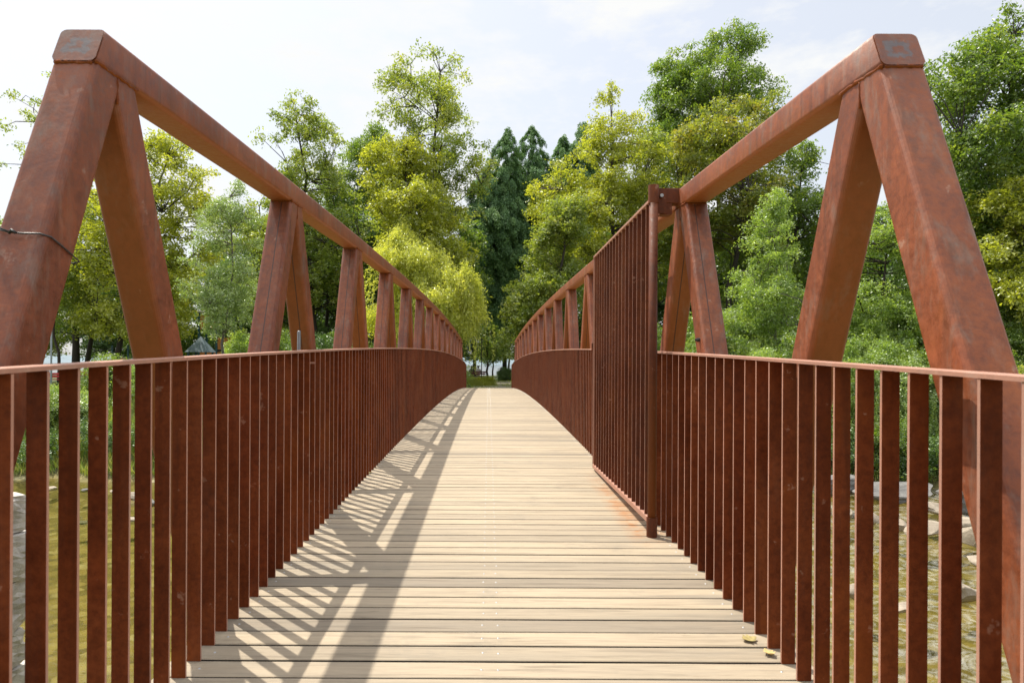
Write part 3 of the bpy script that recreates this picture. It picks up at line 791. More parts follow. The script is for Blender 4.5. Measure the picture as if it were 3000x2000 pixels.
def willow(label, Y, base_px, outline, K, seed, length=(1.2, 3.6), body=3.0):
    g = np.random.default_rng(seed); prof = []
    for (py, cx, hw) in outline:
        q = at(cx, py, Y); prof.append((q.z, hw/F*Y, q.x, Y))
    bx = at(base_px, 1060, Y).x; bz = float(hval(bx, Y)); tr_ = .26 if K > 100 else .07; root = empty('willow_tree', (bx, Y, bz), label, 'tree')
    cl, R = sample_crown(prof, K, g, .22, .33)
    Vs = []; ts = []; cs = []; ns = []; tint = []
    cxm = np.interp(cl[:, 2], [p[0] for p in prof][::-1], [p[2] for p in prof][::-1])
    for i in range(K):
        L_ = g.uniform(*length)*(1 if g.random() < .75 else 1.4); n = int(L_/.05); t = np.linspace(0, 1, n)
        out = np.array([cl[i, 0]-cxm[i], cl[i, 1]-Y, 0]); out /= np.linalg.norm(out)+.3
        up = .35*g.random(); ph = g.random(2)*6
        x = cl[i, 0]+out[0]*(1-np.exp(-t*2.6))*.9*min(1.6, L_*.5)+.09*np.sin(t*4+ph[0])
        yy = cl[i, 1]+out[1]*(1-np.exp(-t*2.6))*.9*min(1.6, L_*.5)+.09*np.sin(t*4+ph[1])
        z = cl[i, 2]+up*np.sin(t*2.2)-L_*t**1.5
        z = np.maximum(z, bz+.1)
        P = np.stack([x, yy, z], 1)+g.normal(size=(n, 3))*.035
        d = np.gradient(P, axis=0); cs.append(P); ts.append(unit(d)+g.normal(size=(n, 3))*.35); tint.append(np.clip(g.random()*.5+.5*g.random(n), 0, 1))
    c = np.concatenate(cs); td = np.concatenate(ts); n = len(c); nr = unit(g.normal(size=(n, 3))+np.array([0, 0, .3]))
    l = .19*(.6+.7*g.random(n)); V, Q = leaf_quads(c, nr, l, l*.26, g, td)
    # feathery body: many small drooping sprays
    Kb = int(K*body); cb, Rb = sample_crown(prof, Kb, g, .42, .45); sb = g.uniform(.28, .6, Kb); per = (150*sb/.45).astype(int); ci = np.repeat(np.arange(Kb), per); nb_ = len(ci)
    cxb = np.interp(cb[:, 2], [p[0] for p in prof][::-1], [p[2] for p in prof][::-1])
    ob = unit(np.stack([cb[:, 0]-cxb, cb[:, 1]-Y, np.zeros(Kb)], 1)); hz = g.normal(size=(nb_, 3))*.42
    P = cb[ci]+sb[ci][:, None]*hz*np.array([1, 1, 1.25]); rad_ = np.sum((P-cb[ci])[:, :2]*ob[ci][:, :2], 1)
    P[:, 2] -= .9*np.maximum(rad_, 0)+.35*g.random(nb_)**2
    td2 = ob[ci]*.45+np.array([0, 0, -.8])+g.normal(size=(nb_, 3))*.4; nr2 = unit(ob[ci]*.5+np.array([0, 0, .6])+g.normal(size=(nb_, 3))*.6)
    l2 = .21*(.6+.7*g.random(nb_)); V2, Q2 = leaf_quads(P, nr2, l2, l2*.26, g, td2)
    tb = np.clip(.5*g.random(Kb)[ci]+.5*g.random(nb_), 0, 1)
    link('crown', mesh_np('crown', np.concatenate([V, V2]), np.concatenate([Q, Q2+len(V)]), np.concatenate(tint+[tb])), LM['willow'], root)
    link('trunk', limbs_mesh('trunk', (bx, Y, bz-.15), (prof[0][2], Y, prof[0][0]-.5), tr_, cl[::3], g, 14), BARK, root)
    return root

def bush(label, x, y, r, h, leafm, leaf=.10, cov=1.5, group=None, name='bush', seed=0, K=None, base=None, aspect=.5, up=.5):
    g = np.random.default_rng(500+seed); z0 = float(hval(x, y)) if base is None else base
    root = empty(name, (x, y, z0), label, 'bush', group)
    K = K or int(26*max(1, r*h)); az = g.random(K)*6.283; t = g.random(K)
    rr = r*np.sqrt(g.random(K))*(1-.45*t**2)*(1+.25*np.sin(3*az+seed))
    cl = np.stack([x+rr*np.cos(az), y+rr*np.sin(az), z0+h*(.08+.85*t)*(1+.15*np.sin(2*az+seed))], 1)
    s = g.uniform(.25, .48, K)*min(1.0, .5+.3*r)
    link('foliage', crown_mesh('foliage', cl, s, leaf, cov, g, .75, up, aspect), LM[leafm], root)
    m = MB()
    for i in range(0, K, 3):
        b = np.array([x+.2*g.normal(), y+.2*g.normal(), z0-.05]); e = cl[i]; m.tube([b, b*.5+e*.5+g.normal(size=3)*.06, e], [.02, .014, .005], 4, False)
    m.build('stems', BARK, root)
    return root

# --- main trees, left to right ------------------------------------------------
tree('sparse tall tree at the far left, half hidden by the nearest diagonal', 50, 222, [(205,175,25),(260,160,75),(340,150,100),(420,150,95),(560,160,130),(760,180,160),(900,190,150)], 'olive', 130, .19, 1.0, trunk_r=.26)
tree('bright yellow-green rounded tree seen under the sloping left chord', 46, 328, [(400,490,55),(450,480,115),(560,455,165),(700,420,195),(850,400,195),(975,390,165)], 'yellow', 380, .2, 1.25, trunk_r=.2)
tree('dark-trunked shade tree behind the left diagonals', 52, 250, [(560,300,110),(700,290,190),(840,270,200),(970,260,180)], 'green', 230, .2, 1.1, trunk_r=.19)
tree('slender silvery green young tree in front of the play tower', 36, 655, [(530,690,22),(590,672,55),(690,655,75),(810,650,82),(900,655,84),(985,660,50)], 'grey', 190, .10, .8, (.28, .55), .07, zs=.1, up=.3, aspect=.5, lob=.38, bark=BARKL)
tree('olive tree peeking out to the right of the silvery young tree', 54, 770, [(560,760,30),(640,770,70),(760,780,100),(900,780,110),(1000,780,100)], 'olive', 110, .2, 1.4, trunk_r=.18)
tree('broad twin-topped olive maple left of the tallest tree', 54, 932, [(262,868,10),(290,890,52),(360,905,95),(450,905,105),(540,915,120),(640,905,155),(760,905,170),(900,910,160)], 'olive', 400, .2, 1.15, trunk_r=.24, lob=.26)
tree('mid-green tree in the dip behind the two tall maples', 62, 1085, [(355,1110,20),(430,1090,65),(540,1080,110),(680,1080,140),(850,1080,150)], 'green', 260, .2, 1.4, (.7, 1.2), .22)
tree('tallest airy yellow-olive tree with open branches, left of the conifers', 50, 1235, [(132,1290,14),(175,1265,68),(245,1250,110),(300,1240,135),(380,1262,125),(450,1265,140),(520,1260,140),(640,1255,130)], 'olive', 215, .18, .95, (.45, .85), .27, lob=.32, inner=.36, nl=18)
tree('full yellow-green tree leaning below the tallest tree', 46, 1215, [(388,1190,25),(440,1180,75),(520,1190,110),(600,1220,125),(700,1230,130),(800,1240,115)], 'yellow', 280, .19, 1.3, trunk_r=.2)
tree('shaded dark green tree low behind the left truss diagonals', 58, 960, [(640,960,100),(760,960,160),(900,950,170),(1010,960,150)], 'dark', 160, .2, 1.5, trunk_r=.22)
tree('small leafy tree between the willow and the conifers', 56, 1345, [(600,1345,25),(680,1345,60),(780,1350,70),(900,1350,70)], 'green', 80, .18, 1.2, trunk_r=.12)
willow('yellow-green weeping willow with hanging strands above the left handrail', 42, 1225, [(668,1178,12),(700,1185,45),(760,1215,98),(830,1245,130),(900,1250,136),(980,1250,128)], 290, 31, (.9, 2.8), 2.0)
willow('slim willow branch trailing its strands over the path', 40, 1325, [(775,1362,8),(820,1368,28),(900,1374,34),(950,1374,30)], 36, 32, (1.2, 3.0), 1.6)
conifer('left of the two tall dark conifers in the middle', 62, 1478, [(384,1485,7),(420,1484,26),(460,1480,46),(560,1466,80),(700,1452,106),(850,1445,118),(960,1455,95)], 1300, .18, (.5, .9), seed=41)
conifer('right of the two tall dark conifers in the middle', 65, 1560, [(376,1557,7),(410,1557,26),(450,1558,46),(540,1564,76),(680,1570,92),(850,1575,112),(980,1575,100)], 1300, .18, (.5, .9), seed=42)
conifer('short dark conifer spire just right of the tall pair', 78, 1650, [(400,1650,5),(450,1648,28),(560,1648,55),(700,1650,70)], 320, .28, (.7, 1.1), seed=43)
conifer('dark conifer spire partly behind the yellow-topped tree', 78, 1706, [(362,1708,5),(420,1705,35),(560,1705,60),(700,1705,70)], 320, .28, (.7, 1.1), seed=44)
tree('yellow-topped open tree with a dark trunk right of the conifers', 48, 1795, [(248,1797,12),(290,1800,62),(350,1812,82),(420,1800,100),(500,1760,140),(600,1750,160),(700,1760,165),(800,1760,150)], 'yellow', 340, .18, 1.05, (.45, .9), .24, lob=.28, nl=18)
tree('bushy pale olive tree low on the right of the path', 42, 1610, [(545,1665,30),(620,1660,58),(720,1638,74),(830,1608,86),(940,1588,86),(1040,1578,70)], 'olive', 210, .15, 1.3, (.45, .85), .16, zs=.1)
tree('olive sapling-topped tree between the yellow-topped tree and the orange maple', 52, 1910, [(380,1905,40),(450,1910,85),(560,1915,110),(700,1920,120),(860,1930,110)], 'olive', 240, .19, 1.2, trunk_r=.2)
tree('tall twin-crowned green tree, highest on the right', 58, 2075, [(72,2160,12),(105,2150,55),(170,2115,105),(240,2080,150),(310,2070,160),(390,2065,150),(520,2060,150)], 'green', 210, .21, 1.15, (.6, 1.15), .3, lob=.25)
tree('left crown of the twin-crowned green group, slightly lower', 59, 2040, [(82,2068,8),(110,2070,30),(170,2030,75),(240,1995,85),(330,1985,75),(430,1985,70)], 'green', 80, .22, 1.3, (.5, .9), .2, lob=.25)
tree('maple with orange-tinged leaves under the tall green tree', 47, 2130, [(292,2190,55),(340,2150,140),(410,2130,165),(490,2110,165),(600,2110,160),(720,2110,140)], 'autumn', 360, .2, 1.25, trunk_r=.24)
tree('dark green tree seen between the right chord and the leaning diagonals', 50, 2330, [(425,2345,50),(500,2330,110),(620,2310,150),(760,2290,170),(900,2280,170)], 'green', 330, .19, 1.3, trunk_r=.22)
tree('fresh light green young poplar on the right bank', 35, 2265, [(545,2285,12),(620,2270,50),(730,2250,85),(850,2240,110),(960,2240,120),(1040,2240,110)], 'fresh', 230, .11, .8, (.3, .6), .08, zs=.08, up=.3, lob=.34, bark=BARKL)
tree('light green thicket tree behind the second right diagonal', 36, 2560, [(600,2610,40),(700,2580,100),(820,2550,130),(940,2540,140),(1030,2540,130)], 'fresh', 240, .11, .85, (.35, .7), .1, zs=.08)
tree('big leafy green tree filling the right edge', 36, 2960, [(12,2965,18),(80,2950,75),(160,2920,125),(220,2890,165),(330,2870,160),(450,2890,180),(600,2900,190),(760,2900,190)], 'green', 290, .18, 1.1, (.5, 1.0), .26, lob=.24, nl=20)
tree('golden yellow-green tree low at the right edge', 33, 3040, [(530,3010,60),(620,3000,140),(740,2990,150),(860,2990,150),(960,2990,130)], 'yellow', 150, .17, 1.2, (.45, .8), .14)
tree('shaded green tree under the big tree on the right', 40, 2800, [(620,2800,70),(740,2790,130),(880,2780,150),(1000,2780,150)], 'dark', 130, .18, 1.3, trunk_r=.16)
tree('little shade tree with dark trunk standing at the end of the path', 52, 1426, [(955,1430,30),(1000,1432,48),(1030,1440,50),(1056,1445,36)], 'green', 55, .14, 1.0, (.3, .55), .095, zs=.3)
tree('slim tree second from left at the end of the path', 57, 1443, [(975,1450,30),(1015,1455,42),(1045,1460,34)], 'olive', 40, .14, .9, (.3, .5), .07, zs=.35)
tree('pale slim tree at the end of the path beside the round shrub', 60, 1489, [(930,1500,40),(985,1500,60),(1040,1500,50)], 'fresh', 55, .15, 1.0, (.35, .6), .10, zs=.35, bark=BARKL)
tree('thin dark park tree just right of the left diagonal, beside the lamp post', 44, 172, [(700,150,70),(800,150,110),(900,150,120)], 'olive', 60, .18, 1.0, trunk_r=.10)

# trees at the back of the park: one mesh pair, many trees
g0 = np.random.default_rng(77)
back = []
for i, (px, Y, h, leafm) in enumerate([(-60,70,17,'green'),(90,74,14,'olive'),(330,76,13,'dark'),(470,72,13,'green'),(620,78,15,'green'),(740,70,16,'dark'),(860,74,17,'green'),(1000,72,18,'dark'),
        (1130,76,17,'dark'),(1250,72,15,'dark'),(1390,80,13,'dark'),(1660,76,15,'green'),(1780,72,16,'dark'),(1900,70,17,'dark'),(2020,72,18,'dark'),(2150,68,17,'dark'),(2280,70,16,'green'),
        (2420,66,15,'dark'),(2560,64,16,'dark'),(2700,62,15,'dark'),(2840,58,17,'dark'),(2990,58,18,'dark'),(3120,56,18,'green')]):
    X = at(px, 1060, Y).x; zb = float(hval(X, Y))
    key = leafm
    src = next((b for b in back if b[0] == key), None)
    sc = h/15.0
    if src is None or sum(1 for b in back if b[0] == key) < 2:
        g = np.random.default_rng(900+i); prof = [(15, .6, 0, 0), (13, 2.4, 0, 0), (10, 3.6, 0, 0), (6, 4.2, 0, 0), (2.5, 3.4, 0, 0)]
        cl, R = sample_crown(prof, 170, g, .2, .45); s = g.uniform(.7, 1.2, 170)
        cm = crown_mesh('crown', cl, s, .26, 1.4, g); cm.materials.append(LM[leafm])
        tm = limbs_mesh('trunk', (0, 0, -.2), (0, 0, 15), .24, cl, g, 10); tm.materials.append(BARK)
        back.append((key, cm, tm))
    else:
        cands = [b for b in back if b[0] == key]; _, cm, tm = cands[i % len(cands)]; back.append((key, cm, tm))
    r = empty('tree', (X, Y, zb), 'distant %s tree in the shaded row at the back of the park' % {'green': 'mid-green', 'dark': 'dark green', 'olive': 'olive'}[leafm], 'tree', 'trees at the back of the park')
    r.rotation_euler = (0, 0, float(g0.random()*6.28)); r.scale = (sc*1.05, sc*1.05, sc)
    for nm, me in (('crown', cm), ('trunk', tm)):
        o = bpy.data.objects.new(nm, me); C.objects.link(o); o.parent = r

# --- bushes on the far bank ----------------------------------------------------
def gb(px, py, Y): q = at(px, py, Y); return q.x
bs = 0
for (px, Y, r, h, lm_, lab) in [
    (60,30,1.6,2.0,'green','bush low on the left bank behind the outermost balusters'),
    (150,32,1.5,2.3,'fresh','light green bush on the left bank under the red bench'),
    (245,31,1.5,1.9,'grey','silvery bush on the left bank between two balusters'),
    (330,33,1.5,2.4,'green','leafy bush on the left bank below the left diagonal'),
    (430,32,1.5,2.2,'fresh','light bush on the left bank nearest the railing gap'),
    (540,31,1.6,2.0,'fresh','shrub on the left bank below the pyramid roof'),
    (110,28,1.3,1.4,'dark','dark bush at the foot of the left bank'),
    (300,28.5,1.3,1.5,'dark','second dark bush at the foot of the left bank'),
    (420,28,1.2,1.3,'dark','third dark bush at the foot of the left bank by the railing'),
    (640,40,1.7,1.0,'green','green bush below the silvery young tree'),
    (720,38,1.8,2.5,'fresh','light green bush seen between the paired left diagonals'),
    (810,40,1.9,2.6,'green','green bush behind the second pair of left diagonals'),
    (910,38,1.8,2.4,'dark','dark green bush behind the third pair of left diagonals'),
    (1010,40,1.8,2.6,'green','bush under the left end of the willow'),
    (1960,38,1.9,3.2,'green','bush right behind the gate post on the right bank'),
    (2050,36,1.9,3.4,'fresh','light bush behind the second right node of the truss'),
    (2180,37,2.0,3.6,'green','taller green bush behind the second pair of right diagonals'),
    (2380,36,2.1,3.8,'green','tall bush rising between the right diagonals'),
    (2520,35,2.1,3.6,'fresh','tall pale bush rising behind the middle right diagonal'),
    (2690,35,2.1,3.8,'green','tall bush under the apex of the right truss'),
    (2850,34,2.2,3.8,'olive','tall olive bush right of the end diagonal'),
    (2990,33,2.2,3.8,'green','tall bush at the right edge behind the olive one'),
    (2120,32,1.6,2.8,'green','green bush behind the gate on the right bank'),
    (2220,30,1.6,2.6,'fresh','light green bush on the right bank left of the second diagonal'),
    (2330,31,1.7,2.8,'green','dense bush on the right bank behind the second diagonal'),
    (2440,29,1.6,2.8,'green','rounded bush between the two right diagonals'),
    (2530,30,1.7,3.0,'fresh','pale bush between the two right diagonals, higher up'),
    (2620,29,1.6,2.9,'grey','silvery bush on the right bank left of the end diagonal'),
    (2700,30,1.8,3.0,'green','tall bush behind the right end diagonal'),
    (2800,29,1.8,2.8,'dark','dark bush right of the end diagonal'),
    (2900,29,1.8,3.2,'green','leafy bush near the right edge of the bank'),
    (2990,28,1.8,3.0,'olive','olive bush at the right edge of the bank'),
    (2470,26.5,1.2,1.5,'dark','dark low bush hanging over the right rocks'),
    (2590,26.5,1.2,1.6,'green','low green bush hanging over the right rocks'),
    (2690,26.5,1.3,1.5,'dark','dark low bush above the grey ledge'),
    (2900,26.5,1.3,1.4,'green','low bush above the ledge at the right edge')]:
    bs += 1
    bush(lab, gb(px, 1100, Y), Y, r, (h*.5 if px < 160 and Y > 30.5 else h*(.72 if px < 600 else 1.15)), lm_, .10, 1.25, 'bushes on the far bank', seed=bs)
bush('clipped round dark shrub standing at the end of the path', gb(1479, 1120, 56), 56, .62, 1.05, 'dark', .05, 2.6, seed=60, K=60, base=-.12)
for i, (px, lab) in enumerate([(1372, 'bright groundcover shrub left at the end of the deck'), (1392, 'bright groundcover shrub left of the thin pole'), (1412, 'bright groundcover shrub at the foot of the thin pole')]):
    bush(lab, gb(px, 1120, 43+i), 43+i, .75, .42, 'yellow', .07, 1.8, seed=70+i, K=40, base=-.12)
bush('leafy sprig growing at the left far end of the bridge', gb(1366, 1090, 39), 39, .35, 1.5, 'fresh', .09, .8, seed=80, K=14, base=-.12)
bush('small sprig poking through the right far end of the railing', gb(1512, 1110, 38.2), 38.2, .22, .8, 'yellow', .08, .8, seed=81, K=6, base=-.05)

# --- weeds and grass on the banks ----------------------------------------------
def weeds(name, spots, leafm, g, hh=(1.0, 2.0), leaf=.16):
    cs = []; ts = []; ns = []; tn = []; m = MB()
    for (x, y) in spots:
        z0 = float(hval(x, y)); h = g.uniform(*hh); n = int(h*26); t = np.linspace(.15, 1, n); lx, ly = g.normal(size=2)*.12*h
        P = np.stack([x+lx*t**2, y+ly*t**2, z0+h*t], 1); az = np.arange(n)*2.4+g.random()*6
        d = np.stack([np.cos(az), np.sin(az), .35+0*az], 1); L_ = leaf*(1.15-.75*t)*(.8+.4*g.random(n))
        cs.append(P+d*L_[:, None]*.5); ts.append(d); ns.append(L_); tn.append(np.clip(.35*g.random()+.65*t*g.random(n)+.1, 0, 1))
        m.tube([P[0]-np.array([0, 0, .15*h+.05]), P[n//2], P[-1]], [.008, .006, .003], 4, False)
    c = np.concatenate(cs); td = np.concatenate(ts); l = np.concatenate(ns); n = len(c)
    nr = unit(np.array([0, 0, 1.0])+g.normal(size=(n, 3))*.35-td*.3)
    V, Q = leaf_quads(c, nr, l, l*.24, g, td)
    V2 = np.array(m.v, np.float32); F2 = np.array(m.f, np.int32)+len(V)
    me = mesh_np(name, np.concatenate([V, V2]), np.concatenate([Q, F2]), np.concatenate([np.concatenate(tn), np.full(len(F2), .3)]))
    o = link(name, me, LM[leafm]); return o
g = np.random.default_rng(5)
sp = []
for (a, b, ya, yb, n) in ((2080, 2990, 26.5, 33, 950), (2000, 2400, 28, 34, 260)):
    for _ in range(n):
        Y = g.uniform(ya, yb); sp.append((at(g.uniform(a, b), 1100, Y).x, Y))
o = weeds('weeds', sp, 'fresh', g, (1.5, 3.3)); tag(o, 'tall leafy weeds crowding the top of the right bank', 'weeds', kind='stuff')
sp = []
for (a, b, ya, yb, n) in ((40, 480, 27.5, 33, 260), (600, 1000, 31, 36, 260)):
    for _ in range(n):
        Y = g.uniform(ya, yb); sp.append((at(g.uniform(a, b), 1100, Y).x, Y))
o = weeds('weeds', sp, 'fresh', g, (.7, 1.5)); tag(o, 'tall leafy weeds on the slope of the left bank', 'weeds', kind='stuff')
def grass(name, x0, x1, y0, y1, n, h, label, g):
    x = g.uniform(x0, x1, n); y = g.uniform(y0, y1, n); z = hval(x, y); k = z > WATER+.12; x, y, z = x[k], y[k], z[k]; n = len(x)
    td = unit(np.stack([g.normal(size=n)*.4, g.normal(size=n)*.4, np.ones(n)], 1)); l = h*(.5+g.random(n)); az = g.random(n)*6.28
    nr = unit(np.stack([np.cos(az), np.sin(az), 0*az], 1)); c = np.stack([x, y, z], 1)+td*l[:, None]*.42
    V, Q = leaf_quads(c, nr, l, l*.09+.008, g, td)
    o = link(name, mesh_np(name, V, Q, g.random(n)), LM['grass']); tag(o, label, 'grass', kind='stuff')
grass('grass', -24, -3, 24, 34, 60000, .38, 'rough grass covering the left bank', g)
grass('grass', 3, 30, 24.5, 34, 50000, .38, 'rough grass covering the right bank', g)
grass('grass', -30, 30, 34, 62, 90000, .16, 'park grass beyond the far end of the bridge', g)

# ------------------------------------------------------------------ rocks and the stone wall
def rockmat(name, a, b):
    m, t, p, o = newmat(name); P = pos(t); n1 = noise(t, 3, P, 8, .7); n2 = noise(t, 1.0, P, 5, .6, (1.5, 1.5, 16))
    c = ramp(t, [(.3, a), (.7, b)], n1.outputs['Fac']).outputs['Color']
    c = mixc(t, .5, c, ramp(t, [(.35, (.5, .5, .48)), (.55, (1, 1, 1))], n2.outputs['Fac']).outputs['Color'], 'MULTIPLY')
    t.links.new(c, p.inputs['Base Color']); p.inputs['Roughness'].default_value = .85; bump(t, p, n1.outputs['Fac'], .6, .05); return m
RKT = rockmat('sandstone', (.22, .18, .13), (.42, .36, .28)); RKG = rockmat('grey_stone', (.09, .09, .088), (.23, .225, .21))
def rock(label, x, y, z, sx, sy, sz, mat, seed, group=None, strata=False):
    g = np.random.default_rng(seed); bm = bmesh.new(); bmesh.ops.create_icosphere(bm, subdivisions=4, radius=1)
    ph = g.random((6, 3))*6; fr = g.uniform(1.2, 3.6, (6, 3))
    pl = [(Vector(unit(g.normal(size=3))), g.uniform(.45, .8)) for _ in range(11)]
    for v in bm.verts:
        p = v.co.copy()
        for nrm, d in pl:
            k = p.dot(nrm)
            if k > d: p = p-nrm*(k-d)*.97
        a = sum(math.sin(fr[i, 0]*p.x+ph[i, 0])*math.sin(fr[i, 1]*p.y+ph[i, 1])*math.sin(fr[i, 2]*p.z+ph[i, 2]) for i in range(6))
        p = p*(1+.05*a)
        if strata: p.x *= 1+.05*math.sin(p.z*16); p.y *= 1+.05*math.sin(p.z*16+.4)
        v.co = Vector((p.x*sx, p.y*sy, p.z*sz))
    me = bpy.data.meshes.new('rock'); bm.to_mesh(me); bm.free(); me.materials.append(mat)
    o = bpy.data.objects.new('rock', me); C.objects.link(o); o.location = (x, y, z); o.rotation_euler = (float(g.random()*.36-.18), float(g.random()*.36-.18), float(g.random()*.6-.3))
    return tag(o, label, 'rock', group)
def rk(px, py, Y, wpx, hpx, mat, lab, seed, dep=1.0, strata=False):
    Y = (EYE-WATER)*F/(py+hpx*.30-VY)          # where the stone's foot meets the water
    q = at(px, py, Y); k = Y/F
    rock(lab, q.x, Y, q.z, wpx*k*.5*1.1, wpx*k*.5*dep, hpx*k*.5*1.15, mat, seed, None, strata)
rk(2700, 1555, 20.5, 150, 46, RKT, 'long flat pale boulder at the waterline right of the middle', 1, .7)
rk(2550, 1522, 21.5, 60, 40, RKT, 'rounded pale boulder left of the long flat boulder', 2)
rk(2845, 1575, 19.5, 110, 70, RKT, 'blocky pale boulder at the waterline near the right diagonal', 3)
rk(2835, 1535, 21.5, 110, 50, RKT, 'tan slab resting above the blocky boulder', 4, .8)
rk(2470, 1500, 22.5, 70, 40, RKT, 'small tan boulder at the left end of the right shore', 5)
rk(2620, 1535, 21.5, 70, 34, RKT, 'small tan boulder between the rounded and the long boulders', 6)
rk(2830, 1455, 24.5, 240, 110, RKG, 'big grey layered ledge sloping into the river on the right', 7, .6, True)
rk(2640, 1440, 25.5, 220, 80, RKG, 'grey layered ledge under the hanging bushes', 8, .6, True)
rk(2470, 1430, 26, 160, 70, RKG, 'grey ledge at the left end of the right shore', 9, .6, True)
rk(2990, 1470, 23.5, 160, 130, RKG, 'grey ledge at the right edge of the photo', 10, .6, True)
rk(2740, 1490, 23.2, 130, 50, RKT, 'tan stone step below the grey ledge', 11, .7, True)
rk(2825, 1735, 14.6, 100, 60, RKT, 'tan boulder standing in the rapids behind the right balusters', 12)
rk(2500, 1735, 14.6, 60, 46, RKT, 'small tan boulder in the rapids left of the others', 13)
rk(2640, 1780, 13.6, 80, 30, RKT, 'low wet boulder in the middle of the rapids', 14)
rk(2930, 1760, 14.0, 90, 60, RKT, 'tan boulder in the rapids behind the end diagonal', 15)
rk(2880, 1640, 17.2, 110, 26, RKT, 'flat stone in the water near the right shore', 16)
rk(330, 1440, 24.5, 26, 14, RKT, 'small pale stone at the waterline left of centre on the left shore', 20)
rk(390, 1455, 23.5, 60, 26, RKT, 'pale flat stone on the left shore', 21)
rk(430, 1475, 22.5, 60, 26, RKG, 'grey stone on the left shore beside the railing', 22)
rk(395, 1520, 20.6, 70, 12, RKT, 'flat stone just showing above the water on the left', 23)
rk(150, 1432, 24.6, 34, 12, RKT, 'small stone at the waterline on the far left', 24)
rk(250, 1436, 24.4, 26, 12, RKG, 'small grey stone at the waterline on the far left', 25)
rk(240, 1530, 20.3, 40, 8, RKG, 'dark wet stone breaking the water on the left', 26)

# stone abutment wall low at the left edge: rough courses of blocks
WALLM = rockmat('wall_stone', (.36, .34, .31), (.68, .65, .59))
g = np.random.default_rng(8); zt = at(30, 1466, 6.0).z; z = zt; xr = at(96, 1600, 6.45).x
bmw = bmesh.new(); row = 0
while z > -3.9:
    h = g.uniform(.30, .46); x = xr+(-.02 if row == 0 else g.uniform(-.03, .04))
    while x > xr-7:
        w = g.uniform(.5, 1.0); dy = g.uniform(-.06, .05)
        n_old = len(bmw.verts); r_ = bmesh.ops.create_cube(bmw, size=1.0)
        es = list({e for v in r_['verts'] for e in v.link_edges})
        bmesh.ops.subdivide_edges(bmw, edges=es, cuts=7, use_grid_fill=True)
        bmw.verts.ensure_lookup_table(); vs = bmw.verts[n_old:]
        ph = g.random(9)*6.28
        for v in vs:
            p = v.co
            f = 1/(1+.015*(abs(2*p.x)**6*abs(2*p.z)**6+abs(2*p.y)**6*abs(2*p.z)**6+abs(2*p.x)**6*abs(2*p.y)**6))
            X_ = (p.x*f)*(w-.008)+x-w/2; Y_ = p.y*f*.95+6.0+dy; Z_ = p.z*f*(h-.008)+z-h/2
            a = .014*math.sin(X_*9+ph[0])*math.sin(Z_*11+ph[1])+.016*math.sin(X_*23+ph[2]+Z_*17)+.012*math.sin(Z_*41+ph[3]+Y_*25)+g.normal()*.005
            b = .012*math.sin(Y_*8+ph[4])*math.sin(Z_*13+ph[5])+.014*math.sin(Y_*26+Z_*19+ph[6])
            v.co = Vector((X_+b+g.normal()*.005, Y_+a, Z_+.012*math.sin(X_*14+Y_*9+ph[7])))
        x -= w
    z -= h; row += 1
me = bpy.data.meshes.new('stone_wall'); bmw.to_mesh(me); bmw.free(); me.materials.append(WALLM)
o = link('stone_wall', me, None); tag(o, 'rough grey stone block wall beside the near left end of the bridge', 'wall')

# ------------------------------------------------------------------ park furniture seen far away
def paint(name, c, r=.5): return simple(name, c, r, 0, .12, 5)
ORANGE = paint('orange_panel', (.55, .20, .045)); TEAL = paint('teal_post', (.03, .10, .12)); SLATE = paint('slate_roof', (.16, .22, .26), .6); RED = paint('red_paint', (.45, .03, .03)); WHITE = paint('white_panel', (.7, .68, .62)); GREYP = paint('grey_pole', (.22, .25, .26), .4)
def ground_pt(px, Y): X = at(px, 1060, Y).x; return X, float(hval(X, Y))
Y = 50.0; X, z = ground_pt(588, Y)
ph = empty('playhouse', (X, Y, z), 'small playhouse with a blue-grey pyramid roof left of the orange play tower', 'playhouse')
m = MB(); zr0 = at(588, 1031, Y).z; zr1 = at(588, 984, Y).z; w = .82
m.add([(X-w, Y-w, zr0), (X+w, Y-w, zr0), (X+w, Y+w, zr0), (X-w, Y+w, zr0), (X, Y, zr1)], [(0,3,2,1), (0,1,4), (1,2,4), (2,3,4), (3,0,4)])
m.build('roof', SLATE, ph)
for sx in (-.62, .62):
    for sy in (-.62, .62): MB().box(X+sx-.06, X+sx+.06, Y+sy-.06, Y+sy+.06, z-.05, zr0-.002).build('post', TEAL, ph)
MB().box(X-.60, X+.60, Y-.03, Y+.03, z+.2, z+1.0).build('panel', ORANGE, ph)
Y = 53.0; X, z = ground_pt(645, Y)
pt = empty('play_tower', (X, Y, z), 'tall orange wooden play tower behind the silvery young tree', 'play tower')
zt_ = at(640, 915, Y).z
for sx in (-1.35, .0, 1.35):
    for sy in (-.7, .7): MB().box(X+sx-.07, X+sx+.07, Y+sy-.07, Y+sy+.07, z-.05, zt_-.05).build('post', TEAL, pt)
za = at(640, 950, Y).z; zb2 = at(640, 925, Y).z
MB().box(X-1.27, X-.08, Y-.72, Y-.66, za-.4, zb2).build('panel', ORANGE, pt)
MB().box(X-1.27, X+1.27, Y-.74, Y-.68, z+.6, z+2.3).build('panel', ORANGE, pt)
MB().box(X+.08, X+1.27, Y-.72, Y-.66, z+2.5, z+3.4).build('panel', ORANGE, pt)
m = MB(); m.box(X-1.6, X+.25, Y-.95, Y+.95, zt_-.05, zt_+.08); m.build('roof', WHITE, pt, bevel=.02)
m = MB(); m.box(X-1.3, X+1.3, Y-.65, Y+.65, z+2.35, z+2.45); m.build('platform', UNDER, pt)
X, z = ground_pt(352, 50)
sl = empty('climbing_frame', (X, 50, z), 'low orange play panel on teal posts beside the tree trunk on the left', 'play frame')
z1 = at(352, 1047, 50).z
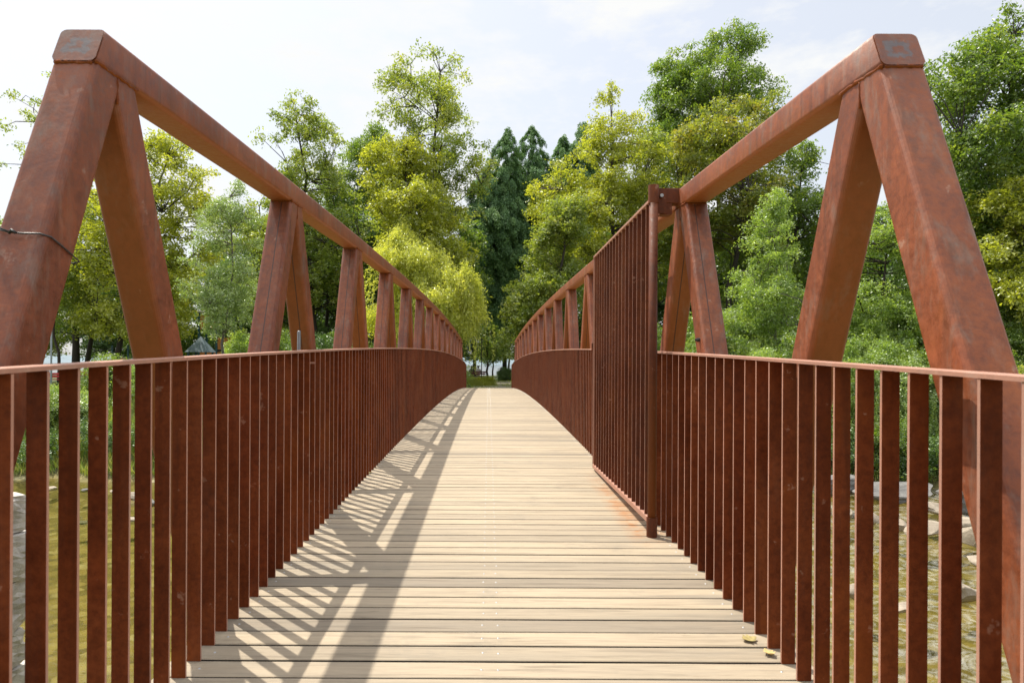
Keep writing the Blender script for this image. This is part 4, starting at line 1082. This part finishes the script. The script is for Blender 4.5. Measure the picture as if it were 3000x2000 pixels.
MB().box(X-.5, X+.5, 49.97, 50.03, z1-.62, z1).build('panel', ORANGE, sl)
for sx in (-.58, .58): MB().box(X+sx-.05, X+sx+.05, 49.95, 50.05, z-.05, z1+.9).build('post', TEAL, sl)
def bench(px, Y, mat, lab, w=1.5):
    X, z = ground_pt(px, Y); b = empty('bench', (X, Y, z), lab, 'bench')
    m = MB()
    for k in range(3): m.box(X-w/2, X+w/2, Y-.2+k*.14, Y-.08+k*.14, z+.42, z+.46)
    m.build('seat', mat, b)
    m = MB()
    for k in range(2): m.box(X-w/2, X+w/2, Y-.27, Y-.24, z+.56+k*.16, z+.68+k*.16)
    m.build('backrest', mat, b)
    for sx in (-w/2+.15, w/2-.15): 
        m = MB(); m.box(X+sx-.03, X+sx+.03, Y-.235, Y+.22, z-.02, z+.418); m.box(X+sx-.03, X+sx+.03, Y-.239, Y-.206, z+.47, z+.86); m.build('leg', GREYP, b)
    return X, z
bench(170, 41, RED, 'red park bench behind the left balusters beside the lamp post')
bench(268, 46, RED, 'second red park bench farther right behind the left balusters')
X, z = ground_pt(150, 39)
lp = empty('lamp_post', (X, 39, z), 'slim grey lamp post at the left beyond the first diagonal', 'lamp post')
MB().tube([(X, 39, z-.1), (X, 39, z+.3), (X, 39, z+4.6)], [.07, .055, .04], 10).build('pole', GREYP, lp, smooth=True)
MB().tube([(X, 39, z+4.6), (X, 39, z+4.68), (X, 39, z+4.9), (X, 39, z+4.95)], [.05, .2, .16, .04], 12).build('lamp_head', GREYP, lp, smooth=True)
X, z = ground_pt(1411, 45)
o = MB().tube([(X, 45, z-.1), (X, 45, z+3.2), (X, 45, z+3.25)], [.03, .027, .018], 8).build('pole', BOLTM, smooth=True); tag(o, 'thin dark pole at the far end of the bridge left of the tree trunks', 'pole')
# two people sitting on a bench by the lake
X, z = bench(1392, 58, paint('dark_red_paint', (.13, .03, .028)), 'dark red bench by the lake with two people sitting on it', 1.8)
SKIN = simple('skin', (.45, .28, .2), .6); HAIR = simple('hair', (.04, .03, .025), .7)
def person(x, y, z, mat, pants, lab, turn=0.0):
    r = empty('person', (x, y, z), lab, 'person')
    J = {'pel': (0, 0, .50), 'sp': (0, .0, .72), 'ch': (0, .01, .92), 'nk': (0, .02, 1.06), 'hd': (0, .04, 1.17), 'ht': (0, .04, 1.28),
         'ls': (-.18, .01, 1.0), 'le': (-.24, .08, .76), 'lh': (-.14, .28, .66), 'rs': (.18, .01, 1.0), 're': (.24, .08, .76), 'rh': (.14, .28, .66),
         'lhp': (-.09, .02, .5), 'lk': (-.11, .44, .48), 'lf': (-.11, .42, .06), 'lt': (-.11, .56, .03), 'rhp': (.09, .02, .5), 'rk': (.11, .44, .48), 'rf': (.11, .42, .06), 'rt': (.11, .56, .03)}
    R_ = {'pel': .14, 'sp': .13, 'ch': .15, 'nk': .055, 'hd': .088, 'ht': .075, 'ls': .065, 'le': .045, 'lh': .032, 'rs': .065, 're': .045, 'rh': .032,
          'lhp': .10, 'lk': .065, 'lf': .042, 'lt': .035, 'rhp': .10, 'rk': .065, 'rf': .042, 'rt': .035}
    names = list(J); E_ = [('pel','sp'),('sp','ch'),('ch','nk'),('nk','hd'),('hd','ht'),('ch','ls'),('ls','le'),('le','lh'),('ch','rs'),('rs','re'),('re','rh'),('pel','lhp'),('lhp','lk'),('lk','lf'),('lf','lt'),('pel','rhp'),('rhp','rk'),('rk','rf'),('rf','rt')]
    me = bpy.data.meshes.new('body'); me.from_pydata([J[k] for k in names], [(names.index(a), names.index(b)) for a, b in E_], [])
    o = bpy.data.objects.new('body', me); C.objects.link(o); o.parent = r; me.materials.append(mat)
    md = o.modifiers.new('skin', 'SKIN'); sv = me.skin_vertices[0].data
    for i, k in enumerate(names): sv[i].radius = (R_[k], R_[k])
    sv[0].use_root = True
    o.modifiers.new('sub', 'SUBSURF').levels = 2
    bm = bmesh.new(); bmesh.ops.create_uvsphere(bm, u_segments=12, v_segments=8, radius=.105)
    for v in bm.verts: v.co = Vector((v.co.x*.95, v.co.y*1.02+.02, v.co.z*1.05+1.245))
    me = bpy.data.meshes.new('hair'); bm.to_mesh(me); bm.free(); me.materials.append(HAIR); o = bpy.data.objects.new('hair', me); C.objects.link(o); o.parent = r
    r.rotation_euler = (0, 0, turn)
person(X-.28, 57.9, z-.02, paint('dark_shirt', (.05, .05, .06), .8), None, 'person in dark clothes sitting at the left of the lakeside bench', .05)
person(X+.26, 57.9, z-.02, paint('pale_shirt', (.55, .52, .5), .8), None, 'person in a pale top sitting at the right of the lakeside bench', -.08)
